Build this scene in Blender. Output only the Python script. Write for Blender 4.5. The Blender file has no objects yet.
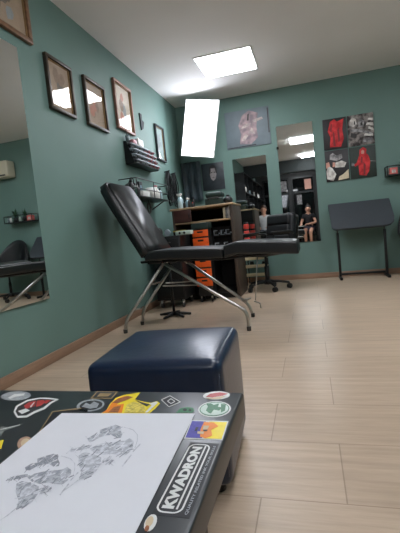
import bpy, bmesh, math, random
from mathutils import Vector, Matrix
random.seed(7)
C = bpy.context.scene.collection
PI = math.pi
H = 2.7            # ceiling height
D = 5.9            # far wall
W = 4.3            # right wall
YB = -3.4          # shop front behind the viewer
# ------------------------------------------------------------------ camera
F, YAW, PIT, ROL, CX, CZ = 400.0, -0.27349, -0.08043, -0.10002, 1.79485, 0.78944
def cam_axes():
    cy, sy, cp, sp = math.cos(YAW), math.sin(YAW), math.cos(PIT), math.sin(PIT)
    f = Vector((sy*cp, cy*cp, sp)); r = Vector((cy, -sy, 0)); u = r.cross(f)
    cr, sr = math.cos(ROL), math.sin(ROL)
    return cr*r + sr*u, -sr*r + cr*u, f
AR, AU, AF = cam_axes()
EYE = Vector((CX, 0, CZ))
def V(u, v, ax, val):
    """the point of the plane (axis ax = val) seen at pixel u, v"""
    d = AR*((u-200)/F) + AU*((266.5-v)/F) + AF
    return EYE + d*((val-EYE[ax])/d[ax])
cd = bpy.data.cameras.new('camera'); cam = bpy.data.objects.new('camera', cd); C.objects.link(cam)
cd.sensor_fit = 'HORIZONTAL'; cd.sensor_width = 36; cd.lens = 36*F/400; cd.clip_start = 0.02
cam.matrix_world = Matrix(((AR.x, AU.x, -AF.x, EYE.x), (AR.y, AU.y, -AF.y, EYE.y), (AR.z, AU.z, -AF.z, EYE.z), (0, 0, 0, 1)))
bpy.context.scene.camera = cam
vs = bpy.context.scene.view_settings
vs.view_transform = 'Standard'; vs.look = 'None'; vs.gamma = 1.0; vs.use_curve_mapping = False; vs.exposure = 0.45

# ------------------------------------------------------------------ materials
def lin(c):
    return tuple((x/255/12.92 if x/255 <= .04045 else ((x/255+.055)/1.055)**2.4) for x in c) + (1,)
def mat(name, rgb, rough=.5, metal=0, vary=.08, scale=30, bump=0, bscale=80, spec=.5, coat=0, stretch=None):
    m = bpy.data.materials.new(name); m.use_nodes = True
    n = m.node_tree.nodes; l = m.node_tree.links; b = n['Principled BSDF']
    b.inputs['Roughness'].default_value = rough; b.inputs['Metallic'].default_value = metal
    b.inputs['Specular IOR Level'].default_value = spec
    b.inputs['Coat Weight'].default_value = coat; b.inputs['Coat Roughness'].default_value = .05
    tc = n.new('ShaderNodeTexCoord'); src = tc.outputs['Object']
    if stretch:
        mp = n.new('ShaderNodeMapping'); mp.inputs['Scale'].default_value = stretch
        l.new(src, mp.inputs['Vector']); src = mp.outputs['Vector']
    nz = n.new('ShaderNodeTexNoise'); nz.inputs['Scale'].default_value = scale; nz.inputs['Detail'].default_value = 4
    l.new(src, nz.inputs['Vector'])
    r = n.new('ShaderNodeValToRGB'); c = lin(rgb)
    r.color_ramp.elements[0].color = tuple(x*(1-vary) for x in c[:3]) + (1,)
    r.color_ramp.elements[1].color = tuple(min(1, x*(1+vary)) for x in c[:3]) + (1,)
    r.color_ramp.elements[0].position = .3; r.color_ramp.elements[1].position = .7
    l.new(nz.outputs['Fac'], r.inputs['Fac']); l.new(r.outputs['Color'], b.inputs['Base Color'])
    if bump:
        bn = n.new('ShaderNodeTexNoise'); bn.inputs['Scale'].default_value = bscale; l.new(src, bn.inputs['Vector'])
        bp = n.new('ShaderNodeBump'); bp.inputs['Strength'].default_value = bump; bp.inputs['Distance'].default_value = .01
        l.new(bn.outputs['Fac'], bp.inputs['Height']); l.new(bp.outputs['Normal'], b.inputs['Normal'])
    return m
def emis(name, rgb, s):
    m = bpy.data.materials.new(name); m.use_nodes = True
    b = m.node_tree.nodes['Principled BSDF']
    b.inputs['Base Color'].default_value = (.9, .9, .9, 1)
    b.inputs['Emission Color'].default_value = lin(rgb); b.inputs['Emission Strength'].default_value = s
    return m
def pane_mat(name, tint=(1, 1, 1), ior=1.5):
    m = bpy.data.materials.new(name); m.use_nodes = True
    n = m.node_tree.nodes; l = m.node_tree.links; n.remove(n['Principled BSDF'])
    lw = n.new('ShaderNodeLayerWeight'); lw.inputs['Blend'].default_value = .5
    pw = n.new('ShaderNodeMath'); pw.operation = 'POWER'; pw.inputs[1].default_value = 5; l.new(lw.outputs['Facing'], pw.inputs[0])
    f = n.new('ShaderNodeMath'); f.operation = 'MULTIPLY_ADD'; f.inputs[1].default_value = .92; f.inputs[2].default_value = .05; l.new(pw.outputs[0], f.inputs[0])
    t = n.new('ShaderNodeBsdfTransparent'); t.inputs['Color'].default_value = tint + (1,)
    g = n.new('ShaderNodeBsdfGlossy'); g.inputs['Roughness'].default_value = .01
    x = n.new('ShaderNodeMixShader'); l.new(f.outputs[0], x.inputs[0]); l.new(t.outputs[0], x.inputs[1]); l.new(g.outputs[0], x.inputs[2])
    l.new(x.outputs[0], n['Material Output'].inputs['Surface']); return m
def floor_mat():
    m = bpy.data.materials.new('wood_look_tile'); m.use_nodes = True
    n = m.node_tree.nodes; l = m.node_tree.links; b = n['Principled BSDF']
    tc = n.new('ShaderNodeTexCoord')
    mp = n.new('ShaderNodeMapping'); mp.inputs['Location'].default_value = (-.4, .17, 0); l.new(tc.outputs['Object'], mp.inputs['Vector'])
    br = n.new('ShaderNodeTexBrick'); br.offset = .8; br.offset_frequency = 2
    br.inputs['Scale'].default_value = 1; br.inputs['Brick Width'].default_value = 1.2; br.inputs['Row Height'].default_value = .32
    br.inputs['Mortar Size'].default_value = .0022; br.inputs['Mortar Smooth'].default_value = .3
    br.inputs['Color1'].default_value = lin((192, 172, 151)); br.inputs['Color2'].default_value = lin((183, 163, 142)); br.inputs['Mortar'].default_value = lin((154, 134, 114))
    l.new(mp.outputs[0], br.inputs['Vector'])
    ms = n.new('ShaderNodeMapping'); ms.inputs['Scale'].default_value = (1.2, 14, 1); l.new(tc.outputs['Object'], ms.inputs['Vector'])
    nz = n.new('ShaderNodeTexNoise'); nz.inputs['Scale'].default_value = 2.2; nz.inputs['Detail'].default_value = 6; nz.inputs['Roughness'].default_value = .65
    l.new(ms.outputs[0], nz.inputs['Vector'])
    rp = n.new('ShaderNodeValToRGB'); rp.color_ramp.elements[0].color = (.74, .70, .66, 1); rp.color_ramp.elements[1].color = (1.08, 1.06, 1.04, 1)
    rp.color_ramp.elements[0].position = .32; rp.color_ramp.elements[1].position = .68
    l.new(nz.outputs['Fac'], rp.inputs['Fac'])
    mx = n.new('ShaderNodeMix'); mx.data_type = 'RGBA'; mx.blend_type = 'MULTIPLY'; mx.inputs['Factor'].default_value = .8
    l.new(br.outputs['Color'], mx.inputs[6]); l.new(rp.outputs['Color'], mx.inputs[7]); l.new(mx.outputs[2], b.inputs['Base Color'])
    rr = n.new('ShaderNodeMapRange'); rr.inputs['To Min'].default_value = .3; rr.inputs['To Max'].default_value = .45
    l.new(nz.outputs['Fac'], rr.inputs['Value']); l.new(rr.outputs[0], b.inputs['Roughness'])
    bp = n.new('ShaderNodeBump'); bp.inputs['Strength'].default_value = .25; bp.inputs['Distance'].default_value = .002; bp.invert = True
    l.new(br.outputs['Fac'], bp.inputs['Height']); l.new(bp.outputs['Normal'], b.inputs['Normal'])
    return m
def pencil_mat(name, a, b_, scale):
    m = mat(name, a, .9, scale=scale)
    r = [x for x in m.node_tree.nodes if x.type == 'VALTORGB'][0]
    r.color_ramp.elements[0].color = lin(a); r.color_ramp.elements[1].color = lin(b_)
    r.color_ramp.elements[0].position = .42; r.color_ramp.elements[1].position = .62
    return m
GREEN = mat('sage_green_paint', (106, 134, 127), .55, vary=.03, scale=3, bump=.04, bscale=120, spec=.35)
CEIL = mat('ceiling_paint', (244, 241, 240), .8, vary=.015, scale=2)
BASEB = mat('wood_baseboard', (146, 116, 94), .5, vary=.15, scale=6, stretch=(1, 1, 8))
DKWALL = mat('dark_paint', (52, 52, 52), .6)
FLOOR = floor_mat()
LIGHT = emis('lamp_diffuser', (246, 249, 255), 19)
LEDM = emis('led_diffuser', (238, 242, 255), 6)
WHITE = mat('white_plastic', (228, 228, 224), .4, vary=.02)
NAVY = mat('navy_leatherette', (28, 43, 66), .28, vary=.12, scale=14, bump=.06, bscale=50)
BLACKL = mat('black_leatherette', (18, 21, 23), .38, vary=.12, scale=20, bump=.08, bscale=120, spec=.6)
BLACKC = mat('black_chair_leather', (24, 25, 28), .45, vary=.15, scale=20, bump=.1)
CHROME = mat('brushed_chrome', (190, 188, 184), .3, 1, vary=.05)
BLACK = mat('black_plastic', (22, 23, 24), .45, vary=.1)
BLKMET = mat('black_metal', (26, 27, 28), .4, .3)
RUBBER = mat('grey_rubber', (70, 68, 64), .7)
WOOD = mat('oak_board', (190, 160, 124), .45, vary=.16, scale=5, stretch=(1, 12, 12))
BROWN = mat('dark_walnut_panel', (76, 62, 52), .5, vary=.2, scale=4, stretch=(8, 8, 1))
REDBR = mat('mahogany_panel', (78, 46, 42), .45, vary=.15, scale=4, stretch=(1, 8, 8))
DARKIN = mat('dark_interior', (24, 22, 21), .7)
ORANGE = mat('orange_drawer_plastic', (244, 98, 30), .4, vary=.06)
DKGREEN = mat('dark_green_lid', (34, 52, 48), .5)
MIRROR = bpy.data.materials.new('mirror_silver'); MIRROR.use_nodes = True
_b = MIRROR.node_tree.nodes['Principled BSDF']; _b.inputs['Metallic'].default_value = 1; _b.inputs['Roughness'].default_value = .015; _b.inputs['Base Color'].default_value = (.80, .83, .82, 1)
PANE = pane_mat('picture_glass')
SHOPGL = mat('night_shop_glass', (10, 12, 13), .04, vary=.2)
BRONZE = mat('bronze_frame_wood', (66, 56, 46), .4, .2, vary=.25, scale=20)
PINKFR = mat('copper_frame_wood', (150, 112, 98), .4, .2, vary=.2, scale=20)
BLKFR = mat('black_frame_wood', (50, 54, 58), .75)
PAPERM = mat('matte_paper', (214, 216, 222), .85, vary=.01)
GREYST = mat('floor_reflection_side', (64, 60, 56), .4, vary=.1, scale=10)  # table sides, the floor's reflection put into the grey-brown colour
SLATE = mat('black_lacquer_top', (42, 47, 51), .28, vary=.1, scale=8)
SKIN = mat('skin', (214, 160, 134), .6); HAIRD = mat('dark_hair', (28, 22, 20), .6); HAIRB = mat('brown_hair', (70, 44, 30), .6)
SHIRT = mat('grey_shirt_cloth', (206, 208, 210), .9); DKTOP = mat('black_top_cloth', (26, 24, 28), .9); SHORTS = mat('dark_shorts_cloth', (50, 44, 60), .9); JEANS = mat('dark_jeans_cloth', (40, 46, 60), .9)
DKPAD = mat('slate_vinyl_pad', (52, 58, 64), .5, vary=.06, bump=.05)
CREAM = mat('cream_tray', (206, 190, 152), .5)
REDM = mat('red_plastic', (210, 62, 50), .4); PINK = mat('pink_cap', (176, 116, 122), .4); GREYB = mat('grey_ink_bottle', (122, 136, 142), .3, vary=.2); SILV = mat('silver_cap', (186, 196, 204), .25, .4)
LEAF = mat('dark_leaf', (40, 74, 50), .5, vary=.3); CORAL = mat('coral_card', (222, 110, 104), .6, vary=.15, scale=60)

# ------------------------------------------------------------------ geometry helpers
class MB:
    def __init__(s): s.bm = bmesh.new(); s.mats = []; s.cur = 0; s.smooth = False
    def use(s, m):
        if m not in s.mats: s.mats.append(m)
        s.cur = s.mats.index(m); return s
    def _new(s, before):
        for f in s.bm.faces:
            if f not in before: f.material_index = s.cur
    def add(s, verts, faces, smooth=False):
        vs_ = [s.bm.verts.new(v) for v in verts]
        for f in faces:
            try:
                q = s.bm.faces.new([vs_[i] for i in f]); q.material_index = s.cur; q.smooth = smooth
            except ValueError: pass
        return vs_
    def box(s, lo, hi, bev=0, seg=2, M=None):
        x0, y0, z0 = lo; x1, y1, z1 = hi
        b = bmesh.new()
        bmesh.ops.create_cube(b, size=1)
        for v in b.verts: v.co = Vector(((x0+x1)/2+v.co.x*(x1-x0), (y0+y1)/2+v.co.y*(y1-y0), (z0+z1)/2+v.co.z*(z1-z0)))
        if bev: bmesh.ops.bevel(b, geom=list(b.edges), offset=bev, segments=seg, affect='EDGES', profile=.5)
        s._merge(b, M, bev > 0); return s
    def _merge(s, b, M=None, smooth=False):
        b.verts.ensure_lookup_table(); b.verts.index_update()
        vs_ = [s.bm.verts.new(M @ v.co if M else v.co) for v in b.verts]
        for f in b.faces:
            q = s.bm.faces.new([vs_[v.index] for v in f.verts]); q.material_index = s.cur; q.smooth = smooth
        b.free()
    def tube(s, pts, r, seg=10, cap=True):
        pts = [Vector(p) for p in pts]; rings = []
        rs = r if isinstance(r, (list, tuple)) else [r]*len(pts)
        prev = None
        for i, p in enumerate(pts):
            t = (pts[min(i+1, len(pts)-1)] - pts[max(i-1, 0)]).normalized()
            if prev is None:
                a = Vector((0, 0, 1)) if abs(t.z) < .9 else Vector((1, 0, 0)); n = t.cross(a).normalized()
            else: n = (prev - t*prev.dot(t)).normalized()
            prev = n; b = t.cross(n)
            rings.append([s.bm.verts.new(p + (n*math.cos(2*PI*k/seg) + b*math.sin(2*PI*k/seg))*rs[i]) for k in range(seg)])
        for i in range(len(rings)-1):
            for k in range(seg):
                q = s.bm.faces.new((rings[i][k], rings[i][(k+1) % seg], rings[i+1][(k+1) % seg], rings[i+1][k])); q.material_index = s.cur; q.smooth = True
        if cap:
            for rg in (rings[0][::-1], rings[-1]):
                q = s.bm.faces.new(rg); q.material_index = s.cur
        return s
    def lathe(s, prof, at=(0, 0, 0), axis='z', seg=16):
        """prof: list of (radius, height)"""
        at = Vector(at); rings = []
        for r, h in prof:
            ring = []
            for k in range(seg):
                a = 2*PI*k/seg; c, d = r*math.cos(a), r*math.sin(a)
                o = {'z': (c, d, h), 'x': (h, c, d), 'y': (d, h, c)}[axis]
                ring.append(s.bm.verts.new(at + Vector(o)))
            rings.append(ring)
        for i in range(len(rings)-1):
            for k in range(seg):
                q = s.bm.faces.new((rings[i][k], rings[i][(k+1) % seg], rings[i+1][(k+1) % seg], rings[i+1][k])); q.material_index = s.cur; q.smooth = True
        for rg in (rings[0][::-1], rings[-1]):
            q = s.bm.faces.new(rg); q.material_index = s.cur
        return s
    def slab(s, poly, n, th):
        """extrude a planar 3D polygon by th along n"""
        n = Vector(n).normalized()*th; k = len(poly)
        a = [s.bm.verts.new(Vector(p)) for p in poly]; b = [s.bm.verts.new(Vector(p)+n) for p in poly]
        for f in [a[::-1], b] + [[a[i], a[(i+1) % k], b[(i+1) % k], b[i]] for i in range(k)]:
            q = s.bm.faces.new(f); q.material_index = s.cur
        return s
    def ball(s, c, r, sx=1, sy=1, sz=1, seg=14):
        b = bmesh.new(); bmesh.ops.create_uvsphere(b, u_segments=seg, v_segments=seg//2+2, radius=r)
        s._merge(b, Matrix.Translation(c) @ Matrix.Diagonal((sx, sy, sz, 1)), True); return s
    def build(s, name, m=None, parent=None, local=False):
        bmesh.ops.recalc_face_normals(s.bm, faces=list(s.bm.faces))
        me = bpy.data.meshes.new(name)
        if parent is not None and not local:
            o_ = parent.get('_o'); off = ORIG[parent.name]
            bmesh.ops.translate(s.bm, verts=list(s.bm.verts), vec=-off)
        s.bm.to_mesh(me); s.bm.free()
        for x in (s.mats or [m]): me.materials.append(x)
        o = bpy.data.objects.new(name, me); C.objects.link(o)
        if parent is not None:
            o.parent = parent; ORIG[o.name] = ORIG[parent.name]
        else: ORIG[o.name] = Vector()
        return o
ORIG = {}
def thing(name, label, cat, loc=(0, 0, 0), group=None, rotz=0):
    o = bpy.data.objects.new(name, None); C.objects.link(o); o.location = loc; o.rotation_euler = (0, 0, rotz)
    o.empty_display_size = .05; ORIG[o.name] = Vector(loc)
    return tag(o, label, cat, group)
def tag(o, label=None, cat=None, group=None, kind=None):
    if label: o['label'] = label
    if cat: o['category'] = cat
    if group: o['group'] = group
    if kind: o['kind'] = kind
    return o
def place(o, loc):
    """move a top-level single mesh so its origin sits at loc without moving the geometry"""
    loc = Vector(loc); o.data.transform(Matrix.Translation(-loc)); o.location = loc; return o
def mbm(m): return MB().use(m)
def box(name, m, parent, lo, hi, bev=0, seg=2): return mbm(m).box(lo, hi, bev, seg).build(name, parent=parent)
def copy_tree(o, parent=None):
    c = o.copy(); C.objects.link(c)
    if parent is not None: c.parent = parent
    for ch in list(o.children): copy_tree(ch, c)
    return c
def struct(o): o['kind'] = 'structure'; return o
def rrect(cx, cy, w, h, r, k=4):
    pts = []
    for (sx, sy, a0) in ((1, 1, 0), (-1, 1, 90), (-1, -1, 180), (1, -1, 270)):
        for i in range(k+1):
            a = math.radians(a0+90*i/k); pts.append((cx+sx*(w/2-r)+r*math.cos(a), cy+sy*(h/2-r)+r*math.sin(a)))
    return pts
def arc(p, q, r, n=5):
    return [Vector(p).lerp(Vector(q), i/n) for i in range(n+1)]
def bend(pts, r=.03, n=4):
    """round the corners of a polyline"""
    pts = [Vector(p) for p in pts]; out = [pts[0]]
    for i in range(1, len(pts)-1):
        a = pts[i] + (pts[i-1]-pts[i]).normalized()*min(r, (pts[i-1]-pts[i]).length*.45)
        b = pts[i] + (pts[i+1]-pts[i]).normalized()*min(r, (pts[i+1]-pts[i]).length*.45)
        for k in range(n+1):
            t = k/n; out.append(a*(1-t)**2 + pts[i]*2*t*(1-t) + b*t*t)
    out.append(pts[-1]); return out

# ------------------------------------------------------------------ the room
T = .1
struct(box('floor', FLOOR, None, (-T, YB-T, -.1), (W+T, D+T, 0)))
struct(box('ceiling', CEIL, None, (-T, YB-T, H), (W+T, D+T, H+.1)))
struct(box('wall_left', GREEN, None, (-T, YB-T, 0), (0, D+T, H)))
struct(box('wall_back', GREEN, None, (0, D, 0), (W, D+T, H)))
struct(box('wall_right', GREEN, None, (W, YB-T, 0), (W+T, D+T, H)))
struct(box('wall_front', DKWALL, None, (0, YB-T, 0), (W, YB, H)))
struct(box('baseboard_left', BASEB, None, (0, YB, 0), (.014, D, .072), .003))
struct(box('baseboard_back', BASEB, None, (.014, D-.014, 0), (W, D, .072), .003))
struct(box('baseboard_right', BASEB, None, (W-.014, YB, 0), (W, D-.014, .072), .003))
struct(box('trim_1', mat('grey_soffit_paint', (44, 50, 50), .7), None, (0, -.85, 2.34), (W, -.6, H)))
# shop front behind the viewer (seen in the wall mirrors)
for i, (x0, x1) in enumerate(((.25, 1.2), (1.28, 2.1), (2.18, 3.1), (3.18, 4.1))):
    w = MB().use(BLKMET)
    for (a, b, c, d) in ((x0, x1, .1, .16), (x0, x1, 2.44, 2.5), (x0, x0+.05, .16, 2.44), (x1-.05, x1, .16, 2.44), (x0+.05, x1-.05, 1.9, 1.97)):
        w.box((a, YB, c), (b, YB+.05, d))
    f = struct(w.build('window_%d' % (i+1)))
    g = mbm(SHOPGL); g.box((x0+.05, YB+.005, .16), (x1-.05, YB+.02, 1.9)); g.box((x0+.05, YB+.005, 1.97), (x1-.05, YB+.02, 2.44)); g.build('window_pane', parent=f)

# ------------------------------------------------------------------ ceiling lamps
def lamp(x0, x1, y0, y1, label, drop=.014):
    t = thing('ceiling_light', label, 'ceiling light', ((x0+x1)/2, (y0+y1)/2, H), 'square ceiling panels')
    m = mbm(WHITE); b = .018
    for lo, hi in (((x0-b, y0-b), (x1+b, y0)), ((x0-b, y1), (x1+b, y1+b)), ((x0-b, y0), (x0, y1)), ((x1, y0), (x1+b, y1))):
        m.box((lo[0], lo[1], H-.008), (hi[0], hi[1], H))
    m.build('lamp_frame', parent=t)
    box('diffuser', LIGHT, t, (x0, y0, H-drop), (x1, y1, H-.001), .002)  # glowing sides added, deepened by drop, to brighten the ceiling
lamp(.73, 1.33, 4.42, 5.02, 'square white ceiling light panel glowing overhead in front of the far wall')
lamp(1.52, 2.07, 1.87, 2.45, 'glowing square ceiling panel, the larger light reflected in the tall mirror', .03)
lamp(1.72, 2.2, -.2, .2, 'glowing ceiling panel, the smaller lower light reflected in the tall mirror', .05)
lamp(1.3, 1.9, -2.4, -1.8, 'added ceiling panel lighting the shop front end, above the seated woman in the mirror', .07)  # added source to light the room behind the viewer

lamp(3.15, 3.75, 3.0, 3.6, 'added unseen ceiling panel brightening the right side of the room', .08)  # unseen panel added to brighten the right wall and the ceiling
# LED panel hung crooked on an arm from the far wall
ly = 5.45
c0 = sum((V(*q, 1, ly) for q in ((185.5, 98.6), (217.8, 102.5), (214, 156.5), (182.5, 155))), Vector())/4
t = thing('led_panel', 'bright white upright light panel hung at a tilt high on the far wall', 'light panel', c0)
Mx = Matrix.Translation(c0) @ Matrix.Rotation(math.radians(11.5), 4, 'Y')
hw, hh = .225, .37
mbm(WHITE).box((-hw-.012, .0, -hh-.012), (hw+.012, .03, hh+.012), .004, M=Mx).build('housing', parent=t)
mbm(LEDM).box((-hw, -.006, -hh), (hw, .001, hh), M=Mx).build('diffuser', parent=t)
mbm(BLKMET).tube([c0+Vector((0, .03, 0)), c0+Vector((.0, .25, 0)), (c0.x, D-.014, c0.z)], .014).lathe([(.05, 0), (.05, .012)], (c0.x, D-.0135, c0.z), 'y').build('wall_arm', parent=t)

# ------------------------------------------------------------------ mirrors
def wall_mirror(label, lo, hi, ax):
    t = thing('wall_mirror', label, 'mirror', ((lo[0]+hi[0])/2, (lo[1]+hi[1])/2, lo[2]))
    th = .004
    if ax == 0:
        for nm, m_, a_, b_, i_ in (('mirror_glass', MIRROR, .003, .007, 0), ('backing_board', BLKFR, 0, .003, .003)):
            k_ = (hi[1]-lo[1])*math.tan(math.radians(.9))
            mbm(m_).slab([(a_, lo[1]+i_, lo[2]+i_), (b_, lo[1]+i_, lo[2]+i_), (b_+k_, hi[1]-i_, lo[2]+i_), (a_+k_ if nm == 'mirror_glass' else 0, hi[1]-i_, lo[2]+i_)], (0, 0, 1), hi[2]-lo[2]-2*i_).build(nm, parent=t)
    else:
        box('mirror_glass', MIRROR, t, (lo[0], D-.010, lo[2]), (hi[0], D-.006, hi[2]))
        box('backing_board', BLKFR, t, (lo[0]+.004, D-.006, lo[2]+.004), (hi[0]-.004, D, hi[2]-.004))
    return t
wall_mirror('tall frameless mirror on the left green wall, cut off by the photo edge', (0, 1.68, .45), (0, 2.385, 2.14), 0)
wall_mirror('shorter frameless mirror behind the swivel chair, right of the wooden cabinet', (.79, D, .52), (1.275, D, 1.82), 1)
t = wall_mirror('tall narrow mirror beside the four red and black posters', (1.45, D, .53), (1.94, D, 2.18), 1)
mbm(BLKMET).box((1.462, D-.018, 1.62+.25), (1.435, D-.0, 1.65+.25), .002).build('mirror_clip', parent=t)

# ------------------------------------------------------------------ pictures on the left wall
def quadlerp(a, b, c, d, s, t_): return (a*(1-s)+b*s)*(1-t_) + (d*(1-s)+c*s)*t_
def framed(label, y0, y1, z0, z1, fm, art, seed, fw=.026):
    t = thing('framed_picture', label, 'picture', (0, (y0+y1)/2, z0), 'framed pictures on the left wall')
    m = mbm(fm)
    m.box((0, y0, z0), (.03, y1, z0+fw), .004); m.box((0, y0, z1-fw), (.03, y1, z1), .004)
    m.box((0, y0, z0+fw), (.03, y0+fw, z1-fw), .004); m.box((0, y1-fw, z0+fw), (.03, y1, z1-fw), .004)
    f = m.build('frame', parent=t)
    mbm(mat('gilt_inner_lip', (168, 140, 100), .4, .3)).box((.004, y0+fw, z0+fw), (.014, y0+fw+.006, z1-fw)).box((.004, y1-fw-.006, z0+fw), (.014, y1-fw, z1-fw)).box((.004, y0+fw, z0+fw), (.014, y1-fw, z0+fw+.006)).box((.004, y0+fw, z1-fw-.006), (.014, y1-fw, z1-fw)).build('inner_lip', parent=f)
    box('print', art[0], t, (0, y0+fw, z0+fw), (.004, y1-fw, z1-fw))
    rnd = random.Random(seed); mk = MB().use(art[1])
    cy_, cz_ = (y0+y1)/2, (z0+z1)/2; ry, rz = (y1-y0)*.24, (z1-z0)*.3
    for k in range(7):
        mk.use(art[1+k % (len(art)-1)])
        a, b = rnd.uniform(-.6, .6)*ry+cy_, rnd.uniform(-.7, .7)*rz+cz_; n = rnd.randint(6, 9); s = rnd.uniform(.3, .65)
        mk.slab([(.0042+.0001*k, a+ry*s*math.cos(2*PI*i/n)*rnd.uniform(.6, 1.1), b+rz*s*math.sin(2*PI*i/n)*rnd.uniform(.6, 1.1)) for i in range(n)], (1, 0, 0), .0002)
    mk.build('drawing', parent=t)
    g_ = mbm(PANE); g_.add([(.0125, y0+fw, z0+fw), (.0125, y1-fw, z0+fw), (.0125, y1-fw, z1-fw), (.0125, y0+fw, z1-fw)], [(0, 1, 2, 3)]); g_.build('glass', parent=t)
old = mat('aged_print_paper', (170, 148, 126), .7, vary=.08, scale=12)
i1 = mat('sepia_ink', (146, 124, 106), .8, vary=.2); i2 = mat('faded_grey_ink', (120, 112, 104), .8, vary=.2); i3 = mat('faded_red_ink', (190, 132, 112), .8); i4 = mat('faded_blue_ink', (150, 156, 160), .8)
def yz(pts):
    p = [V(u, v, 0, 0) for u, v in pts]; ys = sorted(q.y for q in p); zs = sorted(q.z for q in p)
    return (ys[0]+ys[1])/2, (ys[2]+ys[3])/2, (zs[0]+zs[1])/2, (zs[2]+zs[3])/2
framed('gilt framed print at the upper left corner, cut off by the photo edge', 2.08, 2.56, 2.225, 2.68, mat('gilt_frame_wood', (122, 90, 66), .4, .3, vary=.3), (old, i2, i4, i1), 3, .034)
framed('dark framed sepia print reflecting the ceiling light, left of its twin', *yz([(42.2, 53), (69.9, 69.2), (48.7, 108.9), (73, 118.6)]), BRONZE, (old, i1, i2), 5)
framed('dark framed sepia print with a smaller light reflection, second from the corner pictures', *yz([(80.6, 75.7), (102.4, 87.7), (86.8, 125.8), (106.6, 132.6)]), BRONZE, (old, i1, i3), 8)
framed('copper framed pale print with red and blue figure, above the ink rack', *yz([(112, 80), (130, 90), (115.5, 128.8), (132, 134.5)]), PINKFR, (mat('pale_print_paper', (206, 194, 176), .7), i1, i3, i4), 11)
framed('slim dark framed pale picture nearest the far corner, right of the ink rack', *yz([(152.5, 122), (162, 130), (157.5, 160), (165, 163)]), BLKFR, (mat('grey_print_paper', (152, 172, 168), .6), i4), 14, .02)
# blade shaped wall ornament
o = mbm(BLKFR)
pl = [V(u, v, 0, .0) for u, v in ((138.6, 113), (140.6, 114.5), (141, 120), (143.2, 122.5), (142.6, 129), (141, 130.2), (140, 124))]
o.slab(pl, (1, 0, 0), .012)
o = o.build('wall_ornament'); place(o, V(141, 122, 0, 0)); tag(o, 'small dark blade shaped ornament on left wall right of the copper frame', 'ornament')

# ------------------------------------------------------------------ posters on the far wall
def P(u, v): return V(u, v, 1, D)
def panel_poster(name, label, x0, x1, z0, z1, bg, shapes, group=None, th=.012):
    """shapes: (material, polygon in 0..1 coordinates, z up)"""
    t = thing(name, label, 'poster', ((x0+x1)/2, D, z0), group)
    box('print_panel', bg, t, (x0, D-th, z0), (x1, D, z1), .001)
    for i, (m, nm, polys) in enumerate(shapes):
        b = mbm(m)
        for k, poly in enumerate(polys):
            e = .0006*(i+1)+.00005*k
            b.slab([(x0+(x1-x0)*a, D-th-e, z0+(z1-z0)*c) for a, c in poly], (0, 1, 0), .0004)
        b.build(nm, parent=t)
    return t
PBLK = mat('print_black', (38, 34, 36), .45, vary=.25, scale=18); PRED = pencil_mat('print_red', (176, 40, 44), (222, 68, 70), 14)
PDRED = mat('print_dark_red', (122, 34, 38), .5, vary=.2, scale=25); PGREY = pencil_mat('print_grey', (104, 102, 104), (176, 172, 172), 20); PWHT = pencil_mat('print_white', (178, 170, 164), (230, 226, 220), 20)
PBG = pencil_mat('print_grey_brown', (58, 52, 52), (150, 142, 138), 16); PCRM = mat('print_cream', (218, 204, 174), .5, vary=.1, scale=30); PSKIN = mat('print_skin', (206, 150, 132), .5, vary=.15, scale=30)
a, b_, c, d = P(322.4, 120.4), P(373.7, 112.4), P(376, 176.5), P(326.4, 182)
X0, X1 = 2.075, 2.72; Z0, Z1 = 1.325, 2.165; g = .014; xm = (X0+X1)/2-.012; zm = (Z0+Z1)/2+.005
gp = 'four posters in a square'
panel_poster('wall_poster', 'poster of a blurred red robed shape on black, upper left of the four', X0, xm-g/2, zm+g/2, Z1, PBLK, [
    (PRED, 'red_figure', [[(.25, .08), (.72, .05), (.86, .3), (.82, .62), (.9, .95), (.62, .88), (.5, .97), (.32, .9), (.2, .6), (.3, .4)]]),
    (PDRED, 'dark_folds', [[(.4, .1), (.5, .1), (.48, .5), (.42, .6)], [(.62, .2), (.7, .25), (.68, .7), (.6, .6)], [(.3, .6), (.36, .55), (.4, .8), (.36, .86)]])], gp)
panel_poster('wall_poster', 'grey and white smoky poster, upper right of the four', xm+g/2, X1, zm+g/2, Z1, PBG, [
    (PWHT, 'white_shape', [[(.08, .68), (.24, .62), (.36, .7), (.34, .86), (.2, .93), (.1, .84)], [(.78, .5), (.98, .42), (.97, .5), (.8, .58)], [(.7, .62), (.98, .58), (.97, .68), (.74, .7)], [(.78, .78), (.97, .74), (.97, .82), (.8, .84)], [(.6, .3), (.95, .24), (.95, .32), (.66, .38)]]),
    (PGREY, 'grey_wisps', [[(.1, .48), (.5, .42), (.9, .3), (.9, .36), (.5, .52), (.14, .56)], [(.4, .6), (.6, .58), (.66, .76), (.5, .86), (.42, .74)], [(.55, .1), (.9, .06), (.92, .2), (.6, .22)]]),
    (PBLK, 'black_marks', [[(.24, .7), (.3, .68), (.3, .8), (.26, .8)], [(.5, .62), (.58, .64), (.56, .74), (.5, .72)], [(.08, .3), (.3, .25), (.34, .38), (.12, .44)]])], gp)
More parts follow.
